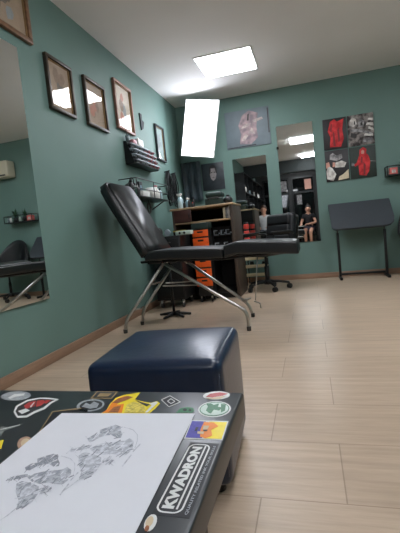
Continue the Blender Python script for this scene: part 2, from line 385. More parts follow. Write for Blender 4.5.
panel_poster('wall_poster', 'poster of a pale figure bending under grey smoke, lower left of the four', X0, xm-g/2, Z0, zm-g/2, PBLK, [
    (PGREY, 'smoke', [[(.2, .72), (.5, .64), (.74, .72), (.72, .86), (.5, .82), (.34, .92), (.22, .86)]]),
    (PWHT, 'pale_cloth', [[(.03, .1), (.3, .02), (.44, .22), (.3, .42), (.12, .54), (.02, .34)], [(.4, .44), (.8, .42), (.9, .56), (.7, .64), (.44, .6)]]),
    (PSKIN, 'arm_and_face', [[(.02, .44), (.2, .5), (.16, .64), (.03, .62)], [(.3, .46), (.42, .48), (.42, .6), (.32, .62)]]),
    (PCRM, 'pale_ground', [[(.5, .02), (.97, .05), (.97, .34), (.74, .2), (.56, .14)]])], gp)
panel_poster('wall_poster', 'poster of a red hooded figure on dark green, lower right of the four', xm+g/2, X1, Z0, zm-g/2, mat('print_dark_green', (34, 46, 40), .5, vary=.2), [
    (PRED, 'red_robe', [[(.34, .1), (.6, .06), (.72, .2), (.78, .5), (.72, .7), (.64, .76), (.66, .9), (.54, .97), (.4, .9), (.38, .74), (.26, .5), (.14, .44), (.2, .38), (.32, .44)]]),
    (PDRED, 'robe_folds', [[(.5, .1), (.56, .1), (.6, .4), (.52, .5)], [(.42, .5), (.48, .46), (.5, .66), (.44, .68)]]),
    (PSKIN, 'face', [[(.46, .76), (.56, .76), (.58, .84), (.52, .89), (.46, .85)]]),
    (PGREY, 'staff', [[(.05, .42), (.16, .4), (.17, .5), (.07, .52)], [(.78, .5), (.99, .47), (.99, .485), (.78, .515)]])], gp)
# big faded poster
PA = pencil_mat('print_pink_grey', (134, 122, 130), (188, 162, 164), 11); PB = mat('print_slate', (112, 124, 132), .45, vary=.12, scale=6)
panel_poster('wall_poster', 'large faded grey poster with a pinkish petal design, above the shorter mirror', .735, 1.37, 1.965, 2.49, PB, [
    (PA, 'petal_design', [[(.3, .1), (.55, .06), (.72, .22), (.7, .5), (.76, .86), (.56, .96), (.4, .86), (.3, .6), (.34, .36)]]),
    (pencil_mat('print_pale', (170, 156, 156), (208, 196, 190), 22), 'pale_petals', [[(.32, .5), (.52, .54), (.6, .62), (.46, .62)], [(.5, .36), (.66, .32), (.6, .5)], [(.34, .2), (.44, .36), (.5, .3), (.42, .16)], [(.62, .62), (.86, .68), (.84, .74), (.64, .7)]]),
    (PBLK, 'dark_lines', [[(.02, .02), (.66, .02), (.66, .045), (.02, .035)], [(.96, .3), (.985, .3), (.985, .95), (.96, .95)], [(.5, .7), (.54, .7), (.56, .88), (.52, .86)]])])
# portrait poster
panel_poster('wall_poster', 'dark portrait poster of a pale face, above the green black case', .315, .65, 1.42, 1.815, mat('print_charcoal', (46, 52, 58), .45, vary=.3, scale=12), [
    (mat('print_face', (150, 142, 142), .5, vary=.25, scale=24), 'face', [[(.4+.0, .42), (.5, .34), (.62, .42), (.67, .62), (.64, .8), (.52, .88), (.4, .8), (.36, .6)]]),
    (PBLK, 'hair_and_eyes', [[(.34, .6), (.4, .62), (.42, .8), (.6, .8), (.64, .6), (.7, .62), (.68, .84), (.52, .95), (.36, .86)], [(.42, .63), (.49, .63), (.48, .67), (.43, .67)], [(.54, .63), (.61, .63), (.6, .67), (.55, .67)], [(.46, .46), (.56, .46), (.51, .49)]])])
# hanging dark cloth beside it
CLOTH = mat('dark_hanging_cloth', (104, 118, 126), .9, vary=.35, scale=9, stretch=(3, 1, .6))
def hanging(label, x0, x1, z0, z1, seed, m):
    b = mbm(m); nx, nz = 26, 12; rnd = random.Random(seed); vv = []
    ph = rnd.uniform(0, 6)
    for j in range(nz+1):
        for i in range(nx+1):
            s = i/nx; q = j/nz; w = 1-.22*math.sin(PI*min(1, (1-q)*1.0))*0
            dy = .05+.034*math.sin(s*17+ph+q*.8)*(1-.55*q)+.01*math.sin(s*37+q*3)
            vv.append((x0+(x1-x0)*(s+(.02*math.sin(q*5+s*9))), D-dy-.01, z0+(z1-z0)*q+.03*math.sin(s*7+ph)*(1-q)))
    ff = [(j*(nx+1)+i, j*(nx+1)+i+1, (j+1)*(nx+1)+i+1, (j+1)*(nx+1)+i) for j in range(nz) for i in range(nx)]
    b.add(vv, ff, True)
    bmesh.ops.solidify(b.bm, geom=list(b.bm.faces), thickness=.005)
    t = thing('hanging_apron', label, 'apron', ((x0+x1)/2, D, z0))
    b.build('cloth', parent=t)
    mbm(BLKMET).tube([(x0, D-.04, z1+.003), (x1, D-.04, z1+.003)], .006).tube([((x0+x1)/2, D-.04, z1+.003), ((x0+x1)/2, D, z1+.003)], .006).build('hook_rail', parent=t)
hanging('dark blue grey cloth hanging in folds under the light panel', .0+.02, .31, 1.30, 1.86, 2, CLOTH)

# ------------------------------------------------------------------ low table with stickers, and the drawing
ZT = .45
def TT(u, v, e=0): 
    p = V(u, v, 2, ZT); p.z = ZT+e; return p
tx0, tx1, ty0, ty1 = .93, 1.637, .08, .806
t = thing('sticker_table', 'low black table covered in stickers, in the foreground under the drawing', 'table', ((tx0+tx1)/2, (ty0+ty1)/2, 0))
table = t
mm = MB().use(SLATE)
mm.box((tx0, ty0, ZT-.048), (tx1, ty1, ZT), .006, 3)
mm.use(GREYST)
for f in mm.bm.faces:
    if f.normal.x > .9 or f.normal.y > .9 or f.normal.y < -.9: pass
top = mm.build('tabletop', parent=t)
top.data.materials.append(GREYST)
for poly in top.data.polygons:
    if abs(poly.normal.z) < .5: poly.material_index = 1
for lx in (tx0+.05, tx1-.05):
    for ly_ in (ty0+.06, ty1-.26):
        lg = mbm(BLACK); lg.box((lx-.02, ly_-.02, 0.02), (lx+.02, ly_+.02, ZT-.048), .004)
        l_ = lg.build('leg', parent=t)
        mbm(RUBBER).lathe([(.02, 0), (.022, .01), (.02, .02)], (lx, ly_, 0)).build('foot_pad', parent=l_)
# stickers
def stk(name, layers, label):
    """layers: (material, [pixel polygons], lift)"""
    root = None
    for i, (m, nm, polys) in enumerate(layers):
        b = mbm(m)
        for poly in polys: b.slab([TT(u, v, .0003*i+.0001) for u, v in poly], (0, 0, 1), .00025)
        if root is None: root = b.build('sticker', parent=table); root['label'] = label
        else: b.build(nm, parent=root)
def ell(cx, cy, rx, ry, n=22, rot=0, k0=0, k1=1):
    c_, s_ = math.cos(rot), math.sin(rot)
    return [(cx+rx*math.cos(2*PI*i/n)*c_-ry*math.sin(2*PI*i/n)*s_, cy+rx*math.cos(2*PI*i/n)*s_+ry*math.sin(2*PI*i/n)*c_) for i in range(n)]
def line(p, q, w):
    p, q = Vector(p), Vector(q); d_ = (q-p).normalized(); n_ = Vector((-d_.y, d_.x))*w/2
    return [tuple(p-n_), tuple(q-n_), tuple(q+n_), tuple(p+n_)]
def loop(pts, w, close=True):
    return [line(pts[i], pts[(i+1) % len(pts)], w) for i in range(len(pts) if close else len(pts)-1)]
SW = mat('sticker_white', (214, 216, 214), .45, vary=.04); SG = mat('sticker_silver', (150, 156, 160), .35, vary=.2, scale=120); SD = mat('sticker_dark', (52, 54, 58), .4, vary=.2, scale=90)
SR = mat('sticker_red', (176, 56, 54), .4); SO = mat('sticker_orange', (232, 132, 28), .4, vary=.1); SY = mat('sticker_yellow', (236, 214, 40), .4, vary=.08); SHO = mat('sticker_holographic', (214, 196, 92), .3, vary=.4, scale=160); SBR = mat('sticker_brown', (150, 92, 56), .4, vary=.3, scale=200)
SGR = mat('sticker_green', (58, 120, 84), .4, vary=.2, scale=140); SGP = mat('sticker_pale_green', (188, 206, 196), .4); SPU = mat('sticker_violet', (70, 66, 160), .4, vary=.2, scale=120); SBE = mat('sticker_beige', (202, 184, 152), .5); SGO = mat('sticker_gold_line', (150, 128, 88), .4); SBK = mat('sticker_black', (34, 36, 42), .4)
SGL = mat('sticker_grey_leaf', (112, 118, 116), .4, vary=.2, scale=80); SBM = mat('sticker_brown_disc', (168, 136, 116), .5, vary=.2, scale=150)
stk('a', [(SG, '', [ell(16, 396, 15, 4.6, rot=-.06)]), (SW, 'scroll', [[(8, 398), (14, 394.5), (25, 393.5), (24, 395.5), (16, 396.8), (10, 399)]])], 'silver scroll sticker at the far left corner')
out = [(13.5, 412), (16, 406), (27, 400), (40, 397.6), (50, 398), (59, 399.3), (52, 403), (45, 409), (35, 413), (27, 417.5), (17, 417.8)]
inn = [(15.5, 411.5), (18, 406.8), (28, 401.4), (40, 399), (49, 399.4), (55, 400), (50, 402.4), (43.5, 407.6), (34, 411.4), (26, 415.7), (18, 416)]
stk('b', [(SW, '', [out]), (SD, 'dark_field', [inn]), (SR, 'red_lettering', [[(24, 406), (29, 402.6), (36, 401), (35, 406.5), (26, 409.5)], [(37, 401), (43, 400.2), (46, 402), (41, 406), (36, 407.5)], [(46, 400.3), (51, 400.6), (46, 404), (44, 403)]]), (SW, 'white_scribble', [[(18, 411.5), (26, 409), (30, 411), (22, 414.5)], [(30, 407), (34, 402.5), (34.6, 403), (31, 408)]])], 'white edged pointed sticker with red script')
stk('c', [(SG, '', [ell(90.5, 405.5, 14, 6, rot=-.12)]), (SD, 'dark_ring', [ell(91, 405.5, 11.5, 4.6, rot=-.12)]), (SG, 'grey_emblem', [[(82, 407), (86, 403), (90, 405), (94, 402), (99, 404), (97, 408), (90, 409)]])], 'silver oval sticker behind the paper edge')
q = [(90.5, 398.5), (97, 391.3), (118, 391.6), (112, 398.8)]
stk('d', [(SGO, '', [q]), (SD, 'dark_field', [[(92.5, 397.8), (97.8, 392), (116, 392.3), (111, 398)]]), (SGO, 'inner_pattern', [[(97, 397), (100, 393.5), (112, 393.8), (108, 396.8)]])], 'dark gold outlined rectangle sticker')
bird = [(101, 413.5), (106, 411), (110, 404), (116, 398), (124, 395), (134, 393.5), (140.5, 392.4), (137.5, 396), (135, 399.5), (144, 402), (151, 403), (157, 401.3), (160, 403.5), (155, 409), (149, 413.6)]
stk('e', [(SY, '', [bird]), (SO, 'orange_flame', [[(102.5, 413), (108, 409), (111.5, 403.5), (118, 398.5), (126, 396), (120, 400), (117, 405), (124, 404), (122, 413)]]), (SBR, 'brown_feathers', [[(112, 403), (118, 399), (128, 396.2), (133, 397.5), (126, 400.5), (118, 403.5)], [(108, 412.8), (114, 407.5), (121, 406), (118, 413)]]),
          (SHO, 'holographic_body', [[(124, 413), (127, 405), (134, 402), (141, 404), (146, 409), (144, 413)]]), (SD, 'dark_wing_edge', [[(135, 400.5), (143, 403.2), (150, 405), (146.5, 407), (140, 403.6)]]), (SW, 'white_tail', [[(149, 404.4), (156.5, 402.4), (158, 403.5), (153, 408), (147.5, 413.3), (145, 413.3), (152, 406)]])], 'yellow and orange flame bird sticker')
dm = [(161.5, 400), (170, 396), (180.5, 402.2), (169, 407)]
stk('f', [(SBK, '', [dm]), (SW, 'white_outline', loop(dm, .7)), (SW, 'symbol', loop([(167.5, 401.5), (171, 399), (175, 401.8), (171, 404)], .8))], 'black diamond sticker with white outline')
stk('g', [(SGR, '', [[(176, 412.7), (180, 408.6), (187, 407), (193, 408), (194.5, 411), (192, 412.8)]]), (SBK, 'dark_eyes', [ell(185, 410, 2, 1.2, 10), ell(190, 410.4, 1.5, 1, 10)])], 'green sticker under the far edge of the paper')
stk('h', [(SW, '', [ell(214.5, 409.3, 16.5, 8, rot=-.06)]), (SGR, 'green_ring', [ell(214.5, 409.3, 15, 7, rot=-.06)]), (SGP, 'pale_field', [ell(214.5, 409.3, 14, 6.3, rot=-.06)]), (SGR, 'green_emblem', [[(206, 411), (208, 407), (206.5, 404.6), (211, 404), (214, 405.5), (219, 404), (218, 407.5), (223, 408), (219, 411), (214, 410), (211, 414), (208.5, 413)], [(221, 404.5), (226, 405), (225, 411), (221, 413)]])], 'white and green oval sticker at the right edge')
stk('i', [(SW, '', [ell(216.5, 395.6, 13.5, 4.2, rot=-.05)]), (SR, 'red_band', [[(206, 397), (210, 394), (220, 392.6), (228, 394), (222, 396), (212, 397.6)]]), (SBE, 'beige_band', [[(205.5, 398.3), (214, 398), (226, 396), (221, 399), (210, 399.6)]])], 'white red oval sticker in the far right corner')
q4 = [(191.5, 420.3), (228.5, 421.3), (222.5, 440.3), (184, 438.8)]
def sq(s, r): 
    a_ = [q4[0][i]*(1-s)+q4[1][i]*s for i in (0, 1)]; b2 = [q4[3][i]*(1-s)+q4[2][i]*s for i in (0, 1)]
    return (a_[0]*(1-r)+b2[0]*r, a_[1]*(1-r)+b2[1]*r)
stk('j', [(SW, '', [q4]), (SY, 'yellow_field', [[sq(.5, .06), sq(.97, .06), sq(.97, .95), sq(.5, .95)]]), (SPU, 'violet_field', [[sq(.03, .06), sq(.4, .06), sq(.36, .5), sq(.46, .95), sq(.03, .95)]]), (SO, 'orange_figure', [[sq(.36, .1), sq(.62, .12), sq(.78, .3), sq(.62, .5), sq(.7, .8), sq(.56, .95), sq(.4, .9), sq(.34, .5)]]), (SBE, 'white_figure', [[sq(.38, .3), sq(.54, .3), sq(.52, .5), sq(.4, .52)], [sq(.28, .62), sq(.46, .62), sq(.46, .76), sq(.3, .74)]]), (SD, 'dark_marks', [[sq(.42, .53), sq(.54, .53), sq(.52, .6), sq(.43, .6)], [sq(.2, .4), sq(.27, .4), sq(.26, .6), sq(.2, .6)]])], 'violet and yellow picture sticker')
stk('k', [(SBM, '', [ell(25, 443.5, 8, 6.5, rot=-.5)]), (SBE, 'pale_centre', [ell(25.5, 443, 5, 4, 14, rot=-.5)])], 'brown round sticker beside the paper')
stk('l', [(SY, '', [[(-3, 441), (3.8, 440), (1, 449), (-5, 449)]])], 'yellow sticker cut by the left edge of the photo')
stk('m', [(SGL, '', [[(-4, 433), (2, 426), (8, 428), (23, 424), (12, 428.5), (4, 431), (1, 436), (-4, 438)]]), (SW, 'pale_vein', [line((0, 430), (20, 425), .5)])], 'grey leaf sticker at left')
stk('n', [(SBK, '', [[(37, 436), (52.5, 412), (90, 407.5), (82, 420), (60, 436)]]), (SGO, 'gold_outline', loop([(37, 436), (52.5, 412), (90, 407.5)], .9, False))], 'black sticker with gold outline half under the paper')
stk('o', [(SW, '', [ell(150.5, 523, 5.5, 9.5, 14, rot=.5)]), (SBE, 'beige_petals', [ell(149.5, 522, 3.5, 6, 10, rot=.5)]), (SBR, 'brown_heart', [ell(147, 529, 2.2, 3.2, 10, rot=.4)])], 'beige flower sticker at the lower paper corner')
# the black name sticker along the right edge: reads from near to far
kq = [TT(154.0, 511.5), TT(190.5, 444.0), TT(211.4, 445.0), TT(181.0, 515.5)]   # near-left, far-left, far-right, near-right
kU = ((kq[1]-kq[0])+(kq[2]-kq[3]))/2; kL = kU.length; kU = kU.normalized(); kW = ((kq[3]-kq[0]).length+(kq[2]-kq[1]).length)/2
kVv = Vector((-kU.y, kU.x, 0)); kO = (kq[3]+kq[2]+kq[0]+kq[1])/4 - kU*kL/2 - kVv*kW/2
def K(a, c, e): p = kO + kU*(a*kL) + kVv*(c*kW); return Vector((p.x, p.y, ZT+e))
b = mbm(SBK); b.slab([K(a, c, .0001) for a, c in ((-.03, -.34), (1.03, -.34), (1.03, 1.04), (-.03, 1.04))], (0, 0, 1), .00025)
kst = b.build('sticker', parent=table); kst['label'] = 'black sticker lettered KWADRON with white frame'
b = mbm(SW)
for (w_, inset) in ((.006, 0),):
    pr = rrect(.5*kL, .5*kW, kL, kW, .012, 5)
    def KK(x, y, e): p = kO + kU*x + kVv*y; return Vector((p.x, p.y, ZT+e))
    pi_ = rrect(.5*kL, .5*kW, kL-.0052, kW-.0052, .0095, 5)
    n_ = len(pr)
    vo = [KK(x, y, .0006) for x, y in pr]; vi = [KK(x, y, .0006) for x, y in pi_]
    b.add(vo+vi, [(i, (i+1) % n_, n_+(i+1) % n_, n_+i) for i in range(n_)])
b.slab([K(a, c, .0004) for a, c in ((.05, .2), (.97, .2), (.97, .27), (.05, .27))], (0, 0, 1), .0002)
b.build('white_frame', parent=kst)
def text_mesh(name, s, width, height, origin, ux, uy, m, parent, bold=.02):
    cu = bpy.data.curves.new(name+'_c', 'FONT'); cu.body = s; cu.size = 1; cu.offset = bold; cu.extrude = 0; cu.resolution_u = 3
    ob = bpy.data.objects.new(name+'_c', cu); C.objects.link(ob)
    bpy.context.view_layer.update()
    me = bpy.data.meshes.new_from_object(ob.evaluated_get(bpy.context.evaluated_depsgraph_get()))
    bpy.data.objects.remove(ob); bpy.data.curves.remove(cu)
    xs = [v.co.x for v in me.vertices]; ys = [v.co.y for v in me.vertices]
    sx = width/(max(xs)-min(xs)); sy = height/(max(ys)-min(ys)); x0, y0 = min(xs), min(ys)
    off = ORIG[parent.name]
    for v in me.vertices:
        v.co = origin + ux*((v.co.x-x0)*sx) + uy*((v.co.y-y0)*sy) - off
    me.materials.clear(); me.materials.append(m)
    o = bpy.data.objects.new(name, me); C.objects.link(o); o.parent = parent; ORIG[o.name] = off
    return o
text_mesh('lettering', 'KWADRON', kL*.9, kW*.46, K(.05, .35, .0006), kU, kVv, SW, kst, .055)
text_mesh('small_lettering', 'QUALITY RELATED INK YOUR SKILLS', kL*.98, kW*.13, K(-.0, -.24, .0006), kU, kVv, SG, kst, .03)
# the sheet
pc = [TT(62, 414, .0016), TT(195, 414.5, .0016), TT(148, 520.5, .0016)]
ex = (pc[1]-pc[0]).normalized(); ey = Vector((-ex.y, ex.x, 0)); pw = (pc[1]-pc[0]).length; ph = pw*1.414
t = thing('drawing_sheet', 'white paper sheet with two grey pencil skull studies, on the sticker table', 'paper', pc[0])
sheet_pts = [pc[0], pc[1], pc[1]-ey*ph, pc[0]-ey*ph]
mbm(PAPERM).slab(sheet_pts, (0, 0, 1), .0004).build('sheet', parent=t)
GR1 = pencil_mat('pencil_dark', (132, 136, 144), (164, 168, 176), 130); GR2 = pencil_mat('pencil_mid', (148, 152, 160), (188, 192, 200), 110); GRX = pencil_mat('pencil_black', (122, 126, 134), (152, 156, 164), 90); GR3 = pencil_mat('pencil_light', (172, 176, 184), (206, 209, 217), 120)
def sketch(x, y, s, g1, g2, g3):
    """polygons drawn around a skull in profile; x, y, s map the crop pixels to the photo"""
    def q_(pts): return [(x+a_*s, y+b2*s) for a_, b2 in pts]
    parts = [(g1, [[(100, 195), (125, 180), (150, 176), (150, 160), (180, 150), (215, 140), (235, 148), (232, 160), (240, 178), (236, 190), (215, 192), (196, 180), (170, 184), (150, 190), (120, 207), (104, 206)],
                   [(28, 242), (60, 232), (92, 224), (112, 222), (110, 232), (80, 240), (34, 248)]]),
             (g2, [[(110, 236), (140, 220), (175, 212), (215, 208), (250, 204), (270, 194), (286, 206), (284, 228), (270, 250), (250, 264), (220, 262), (196, 256), (160, 262), (130, 254)],
                   [(66, 262), (90, 250), (126, 258), (156, 272), (154, 300), (130, 334), (96, 358), (66, 360), (76, 330), (64, 296)],
                   [(160, 284), (180, 270), (202, 276), (196, 292), (176, 300)]]),
             (g3, [[(190, 228), (206, 216), (214, 240), (202, 250)], [(86, 290), (110, 272), (126, 282), (112, 312), (92, 326), (80, 312)], [(238, 232), (262, 216), (272, 226), (252, 250)], [(126, 236), (150, 228), (160, 240), (138, 250)]] +
                  loop([(246, 150), (282, 160), (300, 180), (300, 205), (290, 235)], 2, False) + [line((64, 362), (30, 390), 2.5), line((30, 390), (0, 410), 1.5), line((240, 308), (276, 262), 5), line((282, 250), (314, 216), 4)])]
    root = None
    for i, (m, polys) in enumerate(parts):
        b = mbm(m)
        polys = [list(pg) for pg in polys]
        for k, poly in enumerate(polys):
            pp = [TT(u, v, .0022+.0002*i+.00001*k) for u, v in q_(poly)]
            b.slab(pp, (0, 0, 1), .00008)
        def inside(pt, pg):
            r_ = False
            for q1, q2 in zip(pg, pg[1:]+pg[:1]):
                if (q1[1] > pt[1]) != (q2[1] > pt[1]) and pt[0] < (q2[0]-q1[0])*(pt[1]-q1[1])/(q2[1]-q1[1])+q1[0]: r_ = not r_
            return r_
        rn = random.Random(i+int(x)); b.use((GRX, g1, g2)[i]); b.use(GRX if i < 2 else g2); cnt = 0
        for poly in (polys if i < 2 else []):
            us = [p_[0] for p_ in poly]; vs2 = [p_[1] for p_ in poly]
            for _ in range(60):
                c_ = (rn.uniform(min(us), max(us)), rn.uniform(min(vs2), max(vs2)))
                if inside(c_, poly):
                    an = rn.choice((-.7, -.5, .9))+rn.uniform(-.3, .3); L_ = rn.uniform(8, 20)
                    b.use(rn.choice((GRX, g1, GR3, PAPERM))); cnt += 1
                    pp = [TT(u, v, .0024+.0002*i+.00001*(cnt % 12)) for u, v in q_([(c_[0]-L_*math.cos(an), c_[1]-L_*math.sin(an)), (c_[0]+L_*math.cos(an), c_[1]+L_*math.sin(an)), (c_[0]+L_*math.cos(an)+2, c_[1]+L_*math.sin(an)+3.2), (c_[0]-L_*math.cos(an)+1, c_[1]-L_*math.sin(an)+2.4)])]
                    b.slab(pp, (0, 0, 1), .00005)
        o = b.build('pencil_drawing' if root is None else 'pencil_shading', parent=t if root is None else root)
        if root is None: root = o
    return root
s1 = sketch(0, 420, .25, GR1, GR2, GR3); s1['label'] = 'darker pencil skull, nearer and left'
s2 = sketch(62.5, 391, .25, GR2, GR3, GR3); s2['label'] = 'paler pencil skull, farther and right'

# ------------------------------------------------------------------ navy ottoman
oc = Vector((1.293, 1.296, 0)); orot = math.radians(3.0); hs = .217; oh = .42
t = thing('ottoman', 'square navy blue leatherette ottoman behind the sticker table', 'ottoman', oc, rotz=orot)
b = bmesh.new(); bmesh.ops.create_cube(b, size=2)
bmesh.ops.subdivide_edges(b, edges=list(b.edges), cuts=27, use_grid_fill=True)
rr_ = .03; hz_ = (oh-.03)/2
for v in b.verts:
    q = [v.co[i]*(hs, hs, hz_)[i] for i in range(3)]
    q = [math.copysign((1-(1-min(1, abs(v.co[i])))**1.5)*(hs, hs, hz_)[i], v.co[i]) for i in range(3)]
    inn_ = Vector([max(-(h_-rr_), min(h_-rr_, x)) for x, h_ in zip(q, (hs, hs, hz_))]); d_ = Vector(q)-inn_
    p = inn_+(d_.normalized()*rr_ if d_.length > 1e-6 else d_)
    fx, fy, fz = (1-(p.x/hs)**2), (1-(p.y/hs)**2), (1-(p.z/hz_)**2)
    if d_.z > 0: p.z += .014*max(0, fx)*max(0, fy)
    p.x += math.copysign(.006*max(0, fy)*max(0, fz), p.x)*abs(p.x)/hs; p.y += math.copysign(.006*max(0, fx)*max(0, fz), p.y)*abs(p.y)/hs
    v.co = (p.x, p.y, p.z+.03+hz_)
m = mbm(NAVY); m._merge(b, None, True); body = m.build('cushion_body', parent=t, local=True)
zt_ = oh-.014
for (sx, sy) in ((1, 1), (1, -1), (-1, 1), (-1, -1)):
    m = mbm(NAVY).tube([(sx*(hs-.0095), sy*(hs-.0095), .065), (sx*(hs-.0095), sy*(hs-.0095), zt_-.025)], .0022, 6)
    m.build('seam', parent=body, local=True)
for (sx, sy) in ((1, 1), (1, -1), (-1, 1), (-1, -1)):
    mbm(BLACK).lathe([(.02, 0), (.024, .034)], (sx*(hs-.05), sy*(hs-.05), 0)).build('foot', parent=t, local=True)

# ------------------------------------------------------------------ treatment bed
YN, YF = 3.06, 3.59
t = thing('treatment_bed', 'black reclining treatment bed on chrome tube legs beside the left wall', 'treatment bed', (.75, 3.32, 0))
bed = t
def cushion(name, prof, y0, y1, m, parent, round_=.03):
    """prof: closed polygon in x,z extruded along y then rounded"""
    b = bmesh.new()
    a = [b.verts.new((x, y0, z)) for x, z in prof]; f = b.faces.new(a)
    r = bmesh.ops.extrude_face_region(b, geom=[f])
    bmesh.ops.translate(b, verts=[v for v in r['geom'] if isinstance(v, bmesh.types.BMVert)], vec=(0, y1-y0, 0))
    bmesh.ops.recalc_face_normals(b, faces=list(b.faces))
    bmesh.ops.bevel(b, geom=[e for e in b.edges if e.calc_face_angle(0) > .35], offset=round_, segments=4, affect='EDGES', profile=.6)
    mm = mbm(m); mm._merge(b, None, True); return mm.build(name, parent=parent)
# backrest, narrower rounded top
bx, bz = .54, .672; ba = math.atan2(1.30-.69, .19-.52); bl = .735
ux = Vector((math.cos(ba), 0, math.sin(ba))); un = Vector((math.sin(ba), 0, -math.cos(ba)))
bb = bmesh.new()
outline = []
hwid = (YF-YN)/2; ym = (YN+YF)/2
for (s, w) in ((0, 1), (.12, 1), (.4, 1), (.62, 1), (.8, .985), (.93, .93), (.985, .84), (1, .74)): outline.append((s*bl, w*hwid))
pts = [(s, w) for s, w in outline] + [(s, -w) for s, w in outline[::-1]]
fr = [bb.verts.new(Vector((bx, ym, bz))+ux*s+Vector((0, w, 0))) for s, w in pts]
f = bb.faces.new(fr); r = bmesh.ops.extrude_face_region(bb, geom=[f])
bmesh.ops.translate(bb, verts=[v for v in r['geom'] if isinstance(v, bmesh.types.BMVert)], vec=-un*.11)
bmesh.ops.recalc_face_normals(bb, faces=list(bb.faces))
bmesh.ops.bevel(bb, geom=[e for e in bb.edges if e.calc_face_angle(0) > .9], offset=.022, segments=4, affect='EDGES')
mm = mbm(BLACKL); mm._merge(bb, None, True); mm.build('backrest', parent=bed)
cushion('seat', [(.49, .692), (.7, .688), (1.0, .672), (1.13, .662), (1.13, .585), (1.0, .59), (.7, .605), (.46, .612)], YN, YF, BLACKL, bed, .02)
cushion('leg_rest', [(1.135, .682), (1.24, .705), (1.5, .688), (1.70, .668), (1.712, .568), (1.5, .587), (1.24, .607), (1.135, .58)], YN, YF, BLACKL, bed, .022)
mb = mbm(BLKMET)
for yy in (YN+.08, YF-.08): mb.tube([(.4, yy, .60), (.7, yy, .593), (1.1, yy, .575), (1.62, yy, .585)], .011)
mb.tube([(.62, YN+.08, .592), (.62, YF-.08, .592)], .011).tube([(1.06, YN+.08, .574), (1.06, YF-.08, .574)], .011)
mb.build('under_frame', parent=bed)
def leg(pix, y, name='leg', r=.0135):
    pts = [V(u, v, 1, yy) for (u, v), yy in zip(pix, y)]
    pts[0].z = .012
    o = mbm(CHROME).tube(bend(pts, .06, 5), r).build(name, parent=bed)
    f = pts[0]
    mbm(RUBBER).lathe([(.017, 0), (.018, .03), (.016, .034)], (f.x, f.y, 0)).build('rubber_foot', parent=o)
    return o
leg([(126, 335), (126.5, 320), (163, 264)], (3.11, 3.11, 3.13))
leg([(142.7, 325), (143.5, 310), (172, 266)], (3.40, 3.40, 3.46))
leg([(249.3, 331), (247, 311), (220, 296), (165, 264)], (3.06, 3.06, 3.08, 3.12))
leg([(253, 316), (249, 305), (239, 297), (186, 261)], (3.55, 3.55, 3.55, 3.5))
def bar(p, q, yp, yq, r=.008, name='cross_bar', m=CHROME):
    return mbm(m).tube([V(*p, 1, yp), V(*q, 1, yq)], r).build(name, parent=bed)
bar((135, 309.5), (144, 308), 3.11, 3.40); bar((152, 284), (161, 282), 3.12, 3.44)
bar((166, 283), (196, 281), 3.12, 3.5, .006); bar((163, 286), (197, 285), 3.12, 3.5, .006)
mbm(CHROME).tube(bend([V(163, 265, 1, 3.13), V(171, 258.5, 1, 3.2), V(181, 257.5, 1, 3.35), V(187, 263, 1, 3.5)], .05), .01).build('hinge_bow', parent=bed)
rod = mbm(CHROME).tube([V(257.5, 252, 1, 3.2), V(255.5, 300, 1, 3.2)], .0045).build('support_rod', parent=bed)
mbm(CHROME).tube([V(243, 301, 1, 3.2), V(251, 298, 1, 3.2)], .008).tube([V(254, 301, 1, 3.2), V(260, 303, 1, 3.2), V(261, 308, 1, 3.2)], .006).lathe([(.006, -.012), (.015, -.008), (.015, .008), (.006, .012)], V(246, 300, 1, 3.2), 'y').build('adjusting_lever', parent=bed)
for yy in (YN+.05, YF-.09): mbm(BLKMET).box((.47, yy, .58), (.6, yy+.04, .62), .006).build('hinge_bracket', parent=bed)

# ------------------------------------------------------------------ swivel chair
def castors(t, cx, cy, R, n=5, a0=0, m=BLACK):
    mb = mbm(m); mb.lathe([(.045, .07), (.05, .12), (.03, .13)], (cx, cy, 0))
    tips = []
    for k in range(n):
        a = a0+2*PI*k/n; e = Vector((cx+R*math.cos(a), cy+R*math.sin(a), .075)); tips.append(e)
        mb.tube([(cx, cy, .105), (cx+R*.5*math.cos(a), cy+R*.5*math.sin(a), .10), e], [.022, .017, .013], 8)
    mb.build('star_base', parent=t)
    for k, e in enumerate(tips):
        a = a0+2*PI*k/n+.6
        o = mbm(m).tube([e, (e.x, e.y, .045)], .007, 8).build('castor', parent=t)
        w = mbm(m)
        for s in (-.012, .012):
            c_ = Vector((e.x+math.sin(a)*s, e.y-math.cos(a)*s, .031)); dx = Vector((math.sin(a), -math.cos(a), 0))*.008
            w.tube([c_-dx, c_+dx], .031, 14)
        w.build('wheel', parent=o)
chx, chy = 1.235, 5.11
t = thing('swivel_chair', 'black leather swivel chair on castors in front of the shorter mirror', 'office chair', (chx, chy, 0)); sw = t
castors(t, chx, chy, .27, 5, .1)
mbm(BLACK).lathe([(.028, .12), (.028, .3), (.018, .3), (.018, .42), (.06, .425), (.08, .44)], (chx, chy, 0)).build('gas_column', parent=t)
Rz = Matrix.Translation((chx, chy, 0)) @ Matrix.Rotation(math.radians(228), 4, 'Z')   # chair faces local +x
m = mbm(BLACKC); m.box((-.24, -.25, .44), (.26, .25, .55), .045, 4, Rz); m.build('seat', parent=t)
Bk = Rz @ Matrix.Translation((-.27, 0, .52)) @ Matrix.Rotation(math.radians(-8), 4, 'Y')
m = mbm(BLACKC); m.box((-.05, -.24, -.02), (.05, .24, .43), .04, 4, Bk); back = m.build('backrest', parent=t)
m = mbm(BLACKC)
for k in range(3):
    z0 = .03+k*.13
    m.box((.03, -.2, z0), (.075, .2, z0+.12), .022, 4, Bk)
m.build('padded_roll', parent=back)
